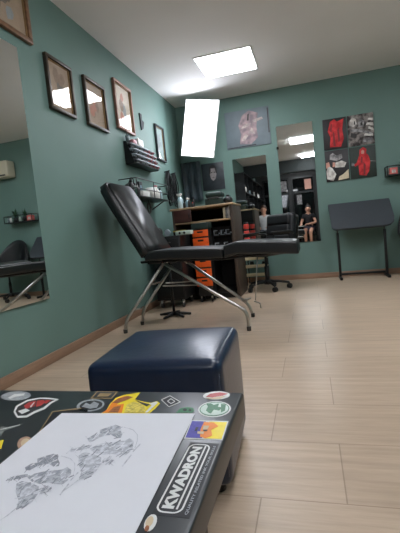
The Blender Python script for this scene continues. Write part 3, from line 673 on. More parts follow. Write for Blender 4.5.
for s in (-1, 1):
    pts = [Rz @ Vector(p) for p in ((.1, s*.24, .49), (.1, s*.295, .5), (.12, s*.295, .70), (-.2, s*.295, .71), (-.27, s*.25, .69))]
    o = mbm(BLKMET).tube(bend(pts, .05), .013).build('armrest', parent=t)
    mbm(BLACK).box((-.17, s*.295-.03, .705), (.14, s*.295+.03, .735), .012, 3, Rz).build('arm_pad', parent=o)

# ------------------------------------------------------------------ wooden cabinet
cx0, cx1, cy0, cy1, ch = .215, .958, 4.62, 5.2, 1.118
t = thing('cabinet', 'open fronted wooden cabinet with oak top, behind the treatment bed', 'cabinet', ((cx0+cx1)/2, (cy0+cy1)/2, 0)); cab = t
box('top_board', WOOD, t, (cx0-.02, cy0-.015, ch-.022), (cx1+.012, cy1, ch), .003)
box('side_panel', BROWN, t, (cx1-.035, cy0, 0), (cx1, cy1, ch-.022), .002)
box('side_panel', BROWN, t, (cx0, cy0, 0), (cx0+.025, cy1, ch-.022), .002)
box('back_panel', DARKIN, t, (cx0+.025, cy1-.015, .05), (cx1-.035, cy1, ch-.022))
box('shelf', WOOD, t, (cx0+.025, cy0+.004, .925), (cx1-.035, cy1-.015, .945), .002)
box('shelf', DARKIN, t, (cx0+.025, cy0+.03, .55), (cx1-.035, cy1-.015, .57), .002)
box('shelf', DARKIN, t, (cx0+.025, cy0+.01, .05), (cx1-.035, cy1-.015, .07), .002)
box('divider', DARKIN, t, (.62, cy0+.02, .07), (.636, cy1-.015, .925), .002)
dr = box('door', REDBR, t, (cx0+.027, cy0-.012, .947), (.455, cy0+.006, ch-.024), .003)
mbm(BLKMET).tube([(.43, cy0-.02, .99), (.43, cy0-.02, 1.05)], .005).tube([(.43, cy0-.02, .995), (.43, cy0-.01, .995)], .004).tube([(.43, cy0-.02, 1.045), (.43, cy0-.01, 1.045)], .004).build('handle', parent=dr)
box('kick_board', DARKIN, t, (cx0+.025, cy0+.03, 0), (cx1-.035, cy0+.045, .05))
# binders standing in the upper compartment
for k, (m, h, lab) in enumerate(((PWHT, .135, 'white binder nearest the right side panel inside the cabinet'), (PGREY, .13, 'grey binder between two others inside the cabinet'), (PCRM, .128, 'cream binder leftmost of three inside the cabinet'))):
    x = .905-.03*k
    q = thing('binder', lab, 'binder', (x, cy0+.15, .945), 'binders in the cabinet')
    box('cover', m, q, (x-.012, cy0+.04, .945), (x+.013, cy0+.26, .945+h), .002)
    box('page_block', WHITE, q, (x-.009, cy0+.045, .945+h-.003), (x+.010, cy0+.255, .945+h+.0015))
# tattoo machines lying on a small tray in the lower right compartment
q = thing('tool_tray', 'small pale tray holding machines in the lower right cabinet compartment', 'tray', (.78, cy0+.07, .57))
mbm(PGREY).box((.66, cy0+.035, .57), (.91, cy0+.13, .60), .004).box((.655, cy0+.03, .598), (.915, cy0+.135, .606), .002).build('tray_body', parent=q)
mbm(BLKMET).tube([(.66, cy0+.034, .59), (.91, cy0+.034, .59)], .003).build('rim', parent=q)
def machine(x, y, z, lab, rz=0, m=SILV, grp='tattoo machines in the cabinet', s=1.0):
    q = thing('tattoo_machine', lab, 'tattoo machine', (x, y, z), grp, rz)
    mbm(m).box((-.03*s, -.012*s, 0), (.03*s, .012*s, .008*s), .002).box((-.03*s, -.01*s, .008*s), (-.02*s, .01*s, .06*s), .002).box((-.03*s, -.01*s, .052*s), (.022*s, .01*s, .06*s), .002).build('machine_frame', parent=q, local=True)
    for xx in (-.006, .012): mbm(BLACK).lathe([(.009*s, .008*s), (.009*s, .05*s)], (xx*s, 0, 0)).build('coil', parent=q, local=True)
    mbm(m).lathe([(.004*s, 0), (.009*s, .01*s), (.009*s, .05*s), (.004*s, .06*s)], (.03*s, 0, .02*s), 'x').build('grip', parent=q, local=True)
    return q
machine(.72, cy0+.08, .606, 'steel tattoo machine on the left of the cabinet tray', .4)
machine(.83, cy0+.085, .606, 'steel tattoo machine on the right of the cabinet tray', -.3)
# raise a second shelf tray region to the visible height
q = thing('tool_rack', 'dark tool rack with small silver tools, in the cabinet below the binders', 'tool rack', (.77, cy0+.1, .57))
mbm(DARKIN).box((.65, cy0+.2, .57), (.9, cy0+.215, .86), .002).box((.65, cy0+.12, .74), (.9, cy0+.2, .755), .002).box((.65, cy0+.12, .57), (.66, cy0+.2, .755), .001).box((.89, cy0+.12, .57), (.9, cy0+.2, .755), .001).build('rack_body', parent=q)
machine(.70, cy0+.155, .755, 'silver tattoo machine at the left end of the dark tool rack', .2)
machine(.78, cy0+.155, .755, 'silver tattoo machine in the middle of the dark tool rack', 1.0, SILV)
machine(.845, cy0+.16, .755, 'silver tattoo machine at the right end of the dark tool rack', -.5)
# things on the cabinet top
ka, kb = V(204.5, 200, 1, 4.8).x, V(222.5, 200, 1, 4.8).x; kz = V(213, 191.5, 1, 4.8).z
q = thing('storage_case', 'green black lidded case on the cabinet top under the portrait', 'case', ((ka+kb)/2, 4.9, ch))
mbm(DKGREEN).box((ka, 4.8, ch), (kb, 5.02, ch+(kz-ch)*.55), .012, 3).build('case_body', parent=q)
mbm(DKGREEN).box((ka+.008, 4.81, ch+(kz-ch)*.56), (kb-.008, 5.01, kz), .03, 4).build('lid', parent=q)
km = (ka+kb)/2
mbm(BLACK).tube(bend([(km-.06, 4.8, ch+.09), (km-.06, 4.775, ch+.09), (km+.06, 4.775, ch+.09), (km+.06, 4.8, ch+.09)], .015), .007).build('handle', parent=q)
for xx in (ka+.04, kb-.06): mbm(BLKMET).box((xx, 4.793, ch+.07), (xx+.02, 4.802, ch+.1), .002).build('latch', parent=q)
pa, pb = V(223.2, 200, 1, 4.84).x, V(232.5, 200, 1, 4.84).x; pm = (pa+pb)/2; pr_ = (pb-pa)/2
q = mbm(BLACK).ball((pm, 4.86, ch+pr_*.86), pr_, 1, 1, .86).lathe([(.02, pr_*1.68), (.024, pr_*1.68+.014), (.012, pr_*1.68+.02)], (pm, 4.86, ch)).build('round_pouch'); place(q, (pm, 4.86, ch))
tag(q, 'round black pouch on the cabinet top right of the green black case', 'pouch')
CLEAR = mat('cloudy_clear_plastic', (176, 200, 208), .2, vary=.1); BLUEL = mat('blue_grey_plastic', (112, 138, 152), .3)
def bottle(x, y, z, r, h, m, cap, lab, grp=None, spray=False):
    q = thing('spray_bottle' if spray else 'bottle', lab, 'bottle', (x, y, z), grp)
    mbm(m).lathe([(r*.9, 0), (r, .008), (r, h*.62), (r*.8, h*.72), (r*.38, h*.78), (r*.38, h*.84)], (0, 0, 0)).build('bottle_body', parent=q, local=True)
    if spray:
        mbm(cap).lathe([(r*.45, h*.82), (r*.45, h*.9)], (0, 0, 0)).box((-r*1.1, -r*.3, h*.9), (r*.7, r*.3, h*1.0), .003).tube([(-r*.7, 0, h*.9), (-r*.95, 0, h*.8)], .004).build('trigger', parent=q, local=True)
    else: mbm(cap).lathe([(r*.45, h*.83), (r*.45, h*.98), (r*.3, h)], (0, 0, 0)).build('cap', parent=q, local=True)
bottle(.262, 4.86, ch, .036, .2, CLEAR, WHITE, 'tall cloudy spray bottle at the left end of the cabinet top', 'bottles on the cabinet top', True)
bottle(.325, 4.95, ch, .03, .15, BLUEL, WHITE, 'blue grey bottle beside the tall spray bottle', 'bottles on the cabinet top')
bottle(.232, 4.98, ch, .028, .17, CLEAR, BLACK, 'cloudy bottle with black cap at the back left of the cabinet top', 'bottles on the cabinet top')
gb = 'dark bottles on the cabinet top'
for k, (x, y, h, lab) in enumerate(((.335, 4.78, .10, 'low dark bottle in front of the blue grey bottle'), (.385, 4.82, .13, 'second low dark bottle from the left on the cabinet top'), (.44, 4.78, .07, 'lowest dark bottle right beside the green black case'), (.415, 4.92, .15, 'taller dark bottle behind the low dark ones'))):
    bottle(x, y, ch, .017, h, BLACK, (BLKMET, PWHT, REDM, BLKMET)[k], lab, gb)

# ------------------------------------------------------------------ orange tool trolley
q0, q1 = V(193.5, 240, 1, 4.42), V(208.5, 240, 1, 4.42)
ox0, ox1, oy0, oy1 = .505, .692, 4.40, 4.6
t = thing('tool_trolley', 'narrow black rolling trolley with orange drawers, under and behind the bed', 'tool trolley', ((ox0+ox1)/2, (oy0+oy1)/2, 0))
box('trolley_frame', BLACK, t, (ox0+.008, oy0+.012, .075), (ox1-.008, oy1, .845), .004)
box('lid', DKGREEN, t, (ox0-.005, oy0-.006, .845), (ox1+.005, oy1, .915), .01, 3)
zs = (.19, .30, .41, .53, .65, .76); hh_ = (.1, .1, .11, .11, .1, .08)
for z, h in zip(zs, hh_):
    m = mbm(ORANGE); m.box((ox0, oy0, z), (ox1, oy0+.012, z+h*.93), .005); d_ = m.build('drawer', parent=t)
    mbm(BLACK).box((ox0+.06, oy0-.003, z+h*.55), (ox1-.06, oy0+.001, z+h*.75), .002).build('handle', parent=d_)
for x in (ox0+.03, ox1-.03):
    for y in (oy0+.04, oy1-.04):
        o = mbm(CHROME).box((x-.008, y-.012, .04), (x+.008, y+.012, .075), .002).build('castor', parent=t)
        mbm(BLACK).lathe([(.024, -.01), (.026, 0), (.024, .01)], (x, y, .027), 'x').build('wheel', parent=o)

# ------------------------------------------------------------------ black equipment cart between bed and wall, with kit on top
t = thing('equipment_cart', 'black boxy equipment cart on castors, in shadow behind the bed backrest', 'cart', (.24, 4.36, 0))
ex0, ex1, ey0, ey1, ez = .1, .43, 4.14, 4.56, .80
mbm(BLACK).box((ex0, ey0+.01, .09), (ex1, ey1, ez), .006).build('cart_body', parent=t)
for k in range(3): 
    o = box('drawer', BLKMET, t, (ex0+.01, ey0, .11+.225*k), (ex1-.01, ey0+.012, .32+.225*k), .004)
    mbm(RUBBER).tube([(ex0+.1, ey0-.012, .28+.225*k), (ex1-.1, ey0-.012, .28+.225*k)], .005).build('handle', parent=o)
for x in (ex0+.04, ex1-.04):
    for y in (ey0+.05, ey1-.05):
        o = mbm(WHITE).box((x-.01, y-.014, .05), (x+.01, y+.014, .09), .002).build('castor', parent=t)
        mbm(RUBBER).lathe([(.028, -.011), (.03, 0), (.028, .011)], (x, y, .031), 'x').build('wheel', parent=o)
pa_, pb_ = V(175.5, 233, 1, 4.2).x, V(191, 233, 1, 4.2).x
q = thing('power_supply', 'pale grey flat power supply lying on the black cart beside the orange drawers', 'power supply', ((pa_+pb_)/2, 4.25, ez))
mbm(SGP).box((pa_, 4.19, ez), (pb_, 4.3, ez+.045), .006).build('housing', parent=q)
for xx in (.3, .6): mbm(BLACK).lathe([(.014, -.006), (.012, .0)], (pa_+(pb_-pa_)*xx, 4.186, ez+.022), 'y').build('dial', parent=q)
o = mbm(RUBBER)
o.tube([(.16+.045*math.cos(a), 4.24, ez+.055+.045*math.sin(a)) for a in [2*PI*i/18 for i in range(19)]], .008).tube([(.16+.03*math.cos(a), 4.25, ez+.05+.03*math.sin(a)) for a in [2*PI*i/18 for i in range(19)]], .008)
o = o.build('cable_coil'); place(o, (.16, 4.24, ez)); tag(o, 'coiled grey cable standing on the black cart near the backrest', 'cable')
q = mbm(SILV).lathe([(.036, -.01), (.04, 0), (.036, .01)], (.212, 4.40, ez+.04), 'y').lathe([(.015, -.014), (.015, .014)], (.212, 4.40, ez+.04), 'y').build('tape_roll'); place(q, (.212, 4.4, ez)); tag(q, 'silver tape roll on the black cart behind the coiled cable', 'tape roll')
q = thing('ink_box', 'dark ink box with yellow lid on the black cart behind the power supply', 'box', (.35, 4.42, ez)); box('box_body', BLKMET, q, (.29, 4.37, ez), (.42, 4.47, ez+.04), .004); box('lid', mat('dull_yellow_lid', (150, 140, 60), .5), q, (.288, 4.368, ez+.04), (.422, 4.472, ez+.055), .004)
# black folding stand foot on the floor under the bed
t = thing('floor_stand', 'black floor stand with flat star foot under the bed near the left wall', 'stand', (.43, 3.72, 0))
m = mbm(BLKMET)
for a in (.2, 1.6, 2.9, 4.4, 5.6): m.tube([(.43, 3.74, .03), (.43+.17*math.cos(a), 3.74+.17*math.sin(a), .012)], [.02, .011], 8)
m.build('star_foot', parent=t)
mbm(BLKMET).tube([(.43, 3.74, .02), (.43, 3.74, .54)], .014).build('pole', parent=t)
mbm(BLACK).box((.33, 3.66, .54), (.53, 3.82, .565), .01, 3).build('rest_plate', parent=t)

# ------------------------------------------------------------------ ink rack on the left wall
ry0, ry1 = 3.93, 4.62; rz0 = 1.592
t = thing('ink_rack', 'stepped dark rack of ink bottles on the left wall above the backrest', 'rack', (0, (ry0+ry1)/2, rz0))
mb = mbm(BLKMET)
P_ = .058
for k in range(4):
    z = rz0+.005+P_*k; mb.box((0, ry0, z), (.115-.016*k, ry1, z+.005), .001)
    mb.box((.113-.016*k, ry0, z), (.117-.016*k, ry1, z+.010), .001)
mb.box((0, ry0, rz0), (.003, ry1, rz0+.238))
mb.build('tray', parent=t)
for y in (ry0, ry1-.006): mbm(BLKMET).slab([(0, y, rz0), (.1, y, rz0), (.1, y, rz0+.02), (.03, y, rz0+.238), (0, y, rz0+.238)], (0, 1, 0), .006).build('end_plate', parent=t)
def ink(bm_, cap):
    m = MB().use(bm_).lathe([(.018, 0), (.0195, .004), (.0195, .036), (.01, .042), (.008, .045)], (0, 0, 0), seg=10)
    m.use(cap).lathe([(.011, .043), (.010, .05), (.004, .06)], (0, 0, 0), seg=8); me = m.build('ink_bottle'); return me
protos = [ink(GREYB, SILV), ink(mat('black_ink_bottle', (48, 52, 58), .3), SILV), ink(PINK, SILV), ink(mat('maroon_ink_bottle', (110, 52, 58), .3), PINK)]
used = set(); NB = 17
for k in range(4):
    for i in range(NB):
        y = ry0+.03+(ry1-ry0-.06)*i/(NB-1)
        p_ = (2 if (i+k) % 3 else 3) if i > NB*.55 else (0 if (i*7+k) % 3 else 1)
        src = protos[p_]; o = src if p_ not in used else src.copy()
        if p_ in used: C.objects.link(o)
        used.add(p_)
        o.location = (.062-.016*k, y, rz0+.0262+P_*k); o.rotation_euler = (0, math.radians(82), 0); o.scale = (1.05, 1.05, 1.35)
        row = ('lowest', 'second lowest', 'third', 'top')[k]
        tag(o, ('pink or red' if p_ > 1 else 'grey or black')+' ink bottle on the %s step of the wall rack' % row, 'ink bottle', 'ink bottles, %s step %s' % (row, 'red' if p_ > 1 else 'grey'))
zt = rz0+.219+.045
q = thing('tissue_box', 'white box standing on top of the ink rack', 'box', (.03, 4.27, rz0+.238)); box('box_body', WHITE, q, (.002, 4.19, rz0+.238), (.062, 4.33, rz0+.308), .003); mbm(WHITE).ball((.032, 4.255, rz0+.313), .018, .8, 1.3, 1.2).build('tissue', parent=q)
q = thing('pen_cup', 'small grey cup with a pen on the near end of the ink rack', 'cup', (.035, 3.97, rz0+.238)); mbm(GREYB).lathe([(.02, 0), (.024, .06)], (.035, 3.97, rz0+.238)).build('cup_body', parent=q); mbm(BLKMET).tube([(.035, 3.97, rz0+.263), (.03, 3.955, rz0+.363)], .004).build('pen', parent=q)
q = mbm(PINK).box((.004, 4.06, rz0+.238), (.06, 4.15, rz0+.278), .004).build('glove_box'); place(q, (.03, 4.07, rz0+.238)); tag(q, 'low pinkish box on top of the ink rack left of the white box', 'box')

# ------------------------------------------------------------------ wire shelf below the rack
sy0, sy1, sz = 3.70, 4.62, 1.235
t = thing('wall_shelf', 'black wire wall shelf crowded with supplies below the ink rack', 'shelf', (.1, (sy0+sy1)/2, sz))
mb = mbm(BLKMET)
box('shelf_board', BLKMET, t, (0, sy0, sz-.014), (.2, sy1, sz), .002)
for z in (sz+.07, sz+.17): mb.tube(bend([(.005, sy0+.004, z), (.196, sy0+.004, z), (.196, sy1-.004, z), (.005, sy1-.004, z)], .02), .005, 8)
for y in (sy0+.004, (sy0+sy1)/2, sy1-.004): mb.tube([(.196, y, sz), (.196, y, sz+.17)], .005, 8)
mb.build('wire_rail', parent=t)
mbm(BLKMET).tube([(.005, sy0+.1, sz-.1), (.17, sy0+.1, sz-.012)], .007, 8).tube([(.005, sy1-.1, sz-.1), (.17, sy1-.1, sz-.012)], .007, 8).build('bracket', parent=t)
q = thing('paper_roll', 'white paper towel roll on the wire wall shelf', 'paper roll', (.1, 4.3, sz)); mbm(WHITE).lathe([(.02, .0), (.055, .0), (.055, .13), (.02, .13)], (.1, 4.3, sz)).build('roll', parent=q); mbm(SBE).lathe([(.018, .002), (.018, .131)], (.1, 4.3, sz)).build('core', parent=q)
q = thing('glove_box', 'white glove box on the wire shelf left of the paper roll', 'box', (.1, 4.05, sz)); box('box_body', WHITE, q, (.03, 3.95, sz), (.15, 4.15, sz+.07), .003); mbm(BLUEL).ball((.09, 4.05, sz+.07), .03, .8, 1.2, .5).build('glove', parent=q)
gs = 'bottles on the wire shelf'
for k, (y, h, r, m, c, lab) in enumerate(((3.76, .17, .03, BLACK, BLKMET, 'tall black bottle at the near end of the wire shelf'), (3.83, .14, .028, mat('dark_green_bottle', (36, 70, 58), .3), BLACK, 'dark green bottle on the wire shelf beside the tall black one'), (3.90, .12, .028, BLACK, WHITE, 'black bottle with white cap on the wire shelf'), (4.42, .16, .03, GREYB, BLACK, 'grey bottle right of the paper roll on the wire shelf'), (4.5, .13, .028, BLACK, SILV, 'black bottle with silver cap near the far end of the wire shelf'), (4.57, .15, .026, CLEAR, BLACK, 'cloudy bottle at the far end of the wire shelf'))):
    bottle(.11, y, sz, r, h, m, c, lab, gs)
q = thing('jug', 'white plastic jug at the far part of the wire shelf beside the grey bottle', 'jug', (.13, 4.37, sz)); mbm(WHITE).lathe([(.04, 0), (.045, .01), (.045, .09), (.025, .12), (.022, .14)], (.13, 4.375, sz)).build('jug_body', parent=q); mbm(PINK).lathe([(.024, .14), (.024, .16)], (.13, 4.375, sz)).build('cap', parent=q)
for k, (y0_, y1_, h_, lab) in enumerate(((3.98, 4.12, .17, 'tall black carton at the back of the wire shelf behind the glove box'), (4.16, 4.25, .2, 'tallest black carton at the back of the wire shelf left of the paper roll'), (4.44, 4.56, .12, 'low black carton at the back of the wire shelf by the far end'))):
    q = thing('carton', lab, 'box', (.015, (y0_+y1_)/2, sz), 'black cartons on the wire shelf'); box('box_body', BLACK, q, (.004, y0_, sz), (.028, y1_, sz+h_), .003); box('paper_label', (PGREY, BLUEL, PINK)[k], q, (.0275, y0_+.02, sz+h_*.55), (.0288, y1_-.02, sz+h_*.8))
q = thing('black_bag', 'soft black bag slumped on the wire shelf behind the black bottles', 'bag', (.06, 3.86, sz)); mbm(BLACK).ball((.055, 3.86, sz+.075), .075, .65, 1.7, 1.0).build('bag_body', parent=q); mbm(BLACK).tube(bend([(.07, 3.80, sz+.14), (.08, 3.83, sz+.2), (.08, 3.89, sz+.2), (.07, 3.92, sz+.14)], .03), .006).build('strap', parent=q)
for k, (y0_, lab) in enumerate(((5.12, 'bundle of dark cables hanging on the left wall near the far corner'), (5.36, 'second dark cable bundle hanging closest to the far corner'))):
    o = mbm(BLKMET); rn = random.Random(k)
    for j in range(6):
        w_ = rn.uniform(.03, .09); z0_ = rn.uniform(1.15, 1.3)
        o.tube(bend([(.02+.008*j, y0_, 1.66), (.03+.008*j, y0_-w_, 1.5), (.03+.008*j, y0_-w_*.9, z0_+.06), (.03+.008*j, y0_, z0_), (.03+.008*j, y0_+w_*.9, z0_+.06), (.03+.008*j, y0_+w_, 1.5), (.02+.008*j, y0_+.004, 1.66)], .05), .006, 6)
    o.tube([(0, y0_, 1.655), (.075, y0_, 1.665)], .007)
    o = o.build('cable_bundle'); place(o, (0, y0_, 1.655)); tag(o, lab, 'cable', 'cables hanging by the corner')
o = mbm(RUBBER)
for rr in (.05, .038): o.tube([(.1, 4.2+rr*math.cos(a), sz-.1+rr*1.2*math.sin(a)) for a in [2*PI*i/18 for i in range(19)]], .006, 8)
o.tube([(.1, 4.2, sz-.05), (.1, 4.2, sz-.016)], .005, 8)
o = o.build('cable_coil'); place(o, (.1, 4.2, sz-.016)); tag(o, 'dark cable coil hanging under the wire wall shelf', 'cable')

# ------------------------------------------------------------------ slatted trolley and red stack by the mirror
t = thing('tray_trolley', 'low trolley with cream trays behind the swivel chair base', 'trolley', (1.05, 5.65, 0))
for x in (.905, 1.19):
    for y in (5.53, 5.77): mbm(BLKMET).tube([(x, y, .05), (x, y, .52)], .009, 8).build('post', parent=t)
for z in (.13, .25, .36, .5):
    mbm(CREAM).box((.9, 5.525, z), (1.195, 5.775, z+.012), .002).box((.9, 5.52, z), (1.195, 5.528, z+.045), .002).build('tray', parent=t)
for x in (.905, 1.19):
    for y in (5.53, 5.77): mbm(BLACK).lathe([(.022, -.009), (.025, 0), (.022, .009)], (x, y, .025), 'x').build('castor', parent=t)
for k, (x, z, h, lab) in enumerate(((.98, .25+.012, .07, 'small black jar on the left of a cream tray'), (1.14, .36+.012, .08, 'small black jar at the right of the upper cream tray'), (1.15, .25+.012, .06, 'small black jar at the right of the lower cream tray'))):
    q = mbm(BLACK).lathe([(.03, 0), (.032, h*.7), (.026, h*.75), (.028, h)], (0, 0, 0)).build('jar'); q.location = (x, 5.62, z); tag(q, lab, 'jar', 'jars on the cream trays')
for k in range(4):
    z = .512+.094*k; x = .952
    m = MB().use(REDM).lathe([(.036, 0), (.04, .012), (.04, .062), (.03, .07)], (0, 0, 0)); m.use(BLACK).lathe([(.03, .07), (.034, .072), (.034, .093), (.03, .094)], (0, 0, 0))
    q = m.build('red_canister'); q.location = (x, 5.58, z); tag(q, 'red canister with dark lid, %s of the stack right of the cabinet' % ('lowest', 'second from bottom', 'third from bottom', 'topmost')[k], 'canister', 'stacked red canisters')

# ------------------------------------------------------------------ tilted drafting table
t = thing('drafting_table', 'dark slate tilted drafting table against the wall under the four posters', 'drafting table', (2.44, 5.66, 0))
def A(u, v, y): return V(u, v, 1, y)
bt = bmesh.new()
yt, yb = 5.80, 5.52
poly = []
for (x, s) in ((2.065, 1.0), (2.835, 1.0), (2.85, .3), (2.835, .14), (2.79, .03), (2.73, 0), (2.14, 0), (2.10, .03), (2.082, .1)):
    poly.append((x, s))
zlo, zhi = .672, 1.018
fr = [bt.verts.new((x, yb+(yt-yb)*s, zlo+(zhi-zlo)*s)) for x, s in poly]
f = bt.faces.new(fr); r = bmesh.ops.extrude_face_region(bt, geom=[f])
bmesh.ops.translate(bt, verts=[v for v in r['geom'] if isinstance(v, bmesh.types.BMVert)], vec=Vector((0, .7, -.6)).normalized()*.035)
bmesh.ops.recalc_face_normals(bt, faces=list(bt.faces))
bmesh.ops.bevel(bt, geom=[e for e in bt.edges if e.calc_face_angle(0) > .9], offset=.006, segments=2, affect='EDGES')
mm = mbm(DKPAD); mm._merge(bt, None, False); mm.build('tabletop', parent=t)
for x in (2.155, 2.735):
    o = mbm(BLKMET).box((x-.016, 5.655, .03), (x+.016, 5.685, .62), .004).build('leg', parent=t)
    mbm(RUBBER).tube([(x, 5.67, .6), (x, 5.70, .8)], .009).build('inner_post', parent=o)
    mbm(BLKMET).box((x-.018, 5.50, 0), (x+.018, 5.84, .032), .006).build('foot', parent=o)
mbm(BLKMET).box((2.155, 5.745, .035), (2.735, 5.765, .065), .003).build('cross_bar', parent=t)

# ------------------------------------------------------------------ shelf at the right with plant and coral card
t = thing('wall_shelf', 'small black rail shelf on the far wall at the right edge', 'shelf', (3.1, 5.82, 1.30))
box('shelf_board', BLKMET, t, (2.815, 5.72, 1.295), (3.4, D, 1.31), .002)
m = mbm(BLKMET)
for z in (1.415,): m.tube(bend([(2.822, D-.004, z), (2.822, 5.724, z), (3.393, 5.724, z), (3.393, D-.004, z)], .01), .006, 8)
for x, y in ((2.822, 5.724), (3.393, 5.724), (2.822, D-.01), (3.1, 5.724)): m.tube([(x, y, 1.31), (x, y, 1.415)], .006, 8)
m.build('rail', parent=t)
q = thing('card_box', 'coral red patterned box on the small rail shelf', 'box', (2.92, 5.8, 1.31)); box('box_body', CORAL, q, (2.858, 5.76, 1.31), (2.95, 5.84, 1.398), .004); mbm(PWHT).box((2.88, 5.7585, 1.33), (2.925, 5.7605, 1.37)).build('paper_label', parent=q)
def plant(x, y, z, lab, seed, hh=.2):
    q = thing('potted_plant', lab, 'plant', (x, y, z), 'plants on the rail shelf')
    mbm(BLACK).lathe([(.035, 0), (.045, .08), (.04, .08)], (x, y, z)).build('pot', parent=q)
    rnd = random.Random(seed); m = mbm(LEAF)
    for i in range(22):
        a = rnd.uniform(0, 2*PI); e = rnd.uniform(.3, 1.3); L = rnd.uniform(.6, 1)*hh
        d_ = Vector((math.cos(a)*math.cos(e)*.5, math.sin(a)*math.cos(e)*.35, math.sin(e))); s_ = Vector((-math.sin(a), math.cos(a), 0))*.018
        b0 = Vector((x, y, z+.075)); 
        m.add([b0, b0+d_*L*.5+s_, b0+d_*L+Vector((0, 0, -.02)), b0+d_*L*.5-s_+Vector((0, 0, .004))], [(0, 1, 2), (0, 2, 3)])
    m.build('foliage', parent=q)
plant(3.025, 5.81, 1.31, 'dark leafy plant in black pot, nearest the coral box on the rail shelf', 4, .2)
plant(3.22, 5.81, 1.31, 'dark leafy plant in black pot in the middle of the rail shelf', 5, .22)
gs2 = 'pale jars on the rail shelf'
for k in range(3):
    q = mbm((SGP, WHITE, GREYB)[k]).lathe([(.022, 0), (.022, .06), (.014, .07), (.016, .085)], (0, 0, 0)).build('jar'); q.location = (3.115+.0+.055*k if k < 1 else 3.26+.05*k, 5.79, 1.31)
    tag(q, ('pale green jar between the two plants on the rail shelf', 'white jar right of the middle plant on the rail shelf', 'grey jar at the right end of the rail shelf')[k], 'jar', gs2)
# air conditioner high on the far wall, right of the picture, seen in the left mirror
q = thing('air_conditioner', 'cream wall air conditioner reflected at the edge of the left mirror', 'air conditioner', (3.45, D, 2.08))
mbm(mat('cream_plastic', (214, 204, 180), .4, vary=.02)).box((3.17, D-.2, 2.08), (3.95, D, 2.36), .03, 4).build('casing', parent=q); mbm(BLACK).box((3.22, D-.203, 2.10), (3.9, D-.198, 2.125), .001).build('air_outlet', parent=q)
# rolling stool at the right edge
rx, ry = 3.21, 5.46
t = thing('tub_chair', 'black rounded swivel tub chair cut off by the right edge of the photo', 'chair', (rx, ry, 0))
castors(t, rx, ry, .3, 5, 2.95)
mbm(BLKMET).lathe([(.024, .12), (.024, .3), (.016, .3), (.016, .40), (.1, .41)], (rx, ry, 0)).build('gas_column', parent=t)
mbm(BLACKC).lathe([(.2, .405), (.26, .42), (.27, .45), (.262, .485), (.2, .505), (.05, .51)], (rx, ry, 0), seg=32).build('seat', parent=t)
m = mbm(BLACKC); n = 26; rows = 8; vv = []
for side in (0, 1):
    for j in range(rows+1):
        for i in range(n+1):
            a = math.radians(-22+224*i/n); e = max(0, math.sin(PI*i/n))**1.6
            top = .52+.48*e; z = .46+(top-.46)*j/rows
            r = (.268+.03*j/rows+.035*math.sin(PI*j/rows)*side) + (0 if side else -.0)
            r += .04*side
            vv.append((rx+r*math.cos(a), ry+r*math.sin(a), z+(.0)))
N1 = (n+1)*(rows+1); ff = []
for j in range(rows):
    for i in range(n):
        q_ = [j*(n+1)+i, j*(n+1)+i+1, (j+1)*(n+1)+i+1, (j+1)*(n+1)+i]; ff += [q_, [N1+k for k in q_[::-1]]]
for i in range(n):
    for j in (0, rows): ff.append([j*(n+1)+i, j*(n+1)+i+1, N1+j*(n+1)+i+1, N1+j*(n+1)+i])
for j in range(rows):
    for i in (0, n): ff.append([j*(n+1)+i, (j+1)*(n+1)+i, N1+(j+1)*(n+1)+i, N1+j*(n+1)+i])
m.add(vv, ff, True); m.build('curved_backrest', parent=t)

# ------------------------------------------------------------------ people behind the viewer, seen in the mirrors
def skin_mesh(name, chains, m, parent, sub=1):
    """chains: lists of (x, y, z, r); first chain starts at the root; later chains start with an index into the vertex list"""
    vv, ee, rr = [], [], []
    for ch in chains:
        prev = None
        if isinstance(ch[0], int): prev = ch[0]; ch = ch[1:]
        for p in ch:
            vv.append(p[:3]); rr.append(p[3]); k = len(vv)-1
            if prev is not None: ee.append((prev, k))
            prev = k
    me = bpy.data.meshes.new(name); me.from_pydata(vv, ee, []); o = bpy.data.objects.new(name, me); C.objects.link(o)
    sk = o.modifiers.new('skin', 'SKIN'); sk.use_smooth_shade = True
    for i, d_ in enumerate(me.skin_vertices[0].data): d_.radius = (rr[i], rr[i]); d_.use_root = (i == 0)
    sb = o.modifiers.new('sub', 'SUBSURF'); sb.levels = sb.render_levels = sub
    bpy.context.view_layer.update()
    e = bpy.data.meshes.new_from_object(o.evaluated_get(bpy.context.evaluated_depsgraph_get()))
    o.modifiers.clear(); o.data = e; e.materials.clear(); e.materials.append(m)
    for p in e.polygons: p.use_smooth = True
    o.parent = parent; ORIG[o.name] = ORIG[parent.name]; return o
def hand(vidx, wrist, dirv, side):
    """short finger chains rooted at the palm vertex"""
    w = Vector(wrist); d_ = Vector(dirv).normalized(); s_ = d_.cross(Vector((0, 0, 1))).normalized()*side
    out = []
    for k, L in enumerate((.07, .078, .072, .056)):
        b0 = w + s_*(.027-.018*k) + d_*.02
        out.append([vidx, tuple(b0)+(.009,), tuple(b0+d_*L*.6+Vector((0, 0, -.012)))+(.008,), tuple(b0+d_*L+Vector((0, 0, -.03)))+(.007,)])
    out.append([vidx, tuple(w+s_*.035-d_*.02)+(.011,), tuple(w+s_*.055+d_*.015+Vector((0, 0, -.01)))+(.009,)])
    return out
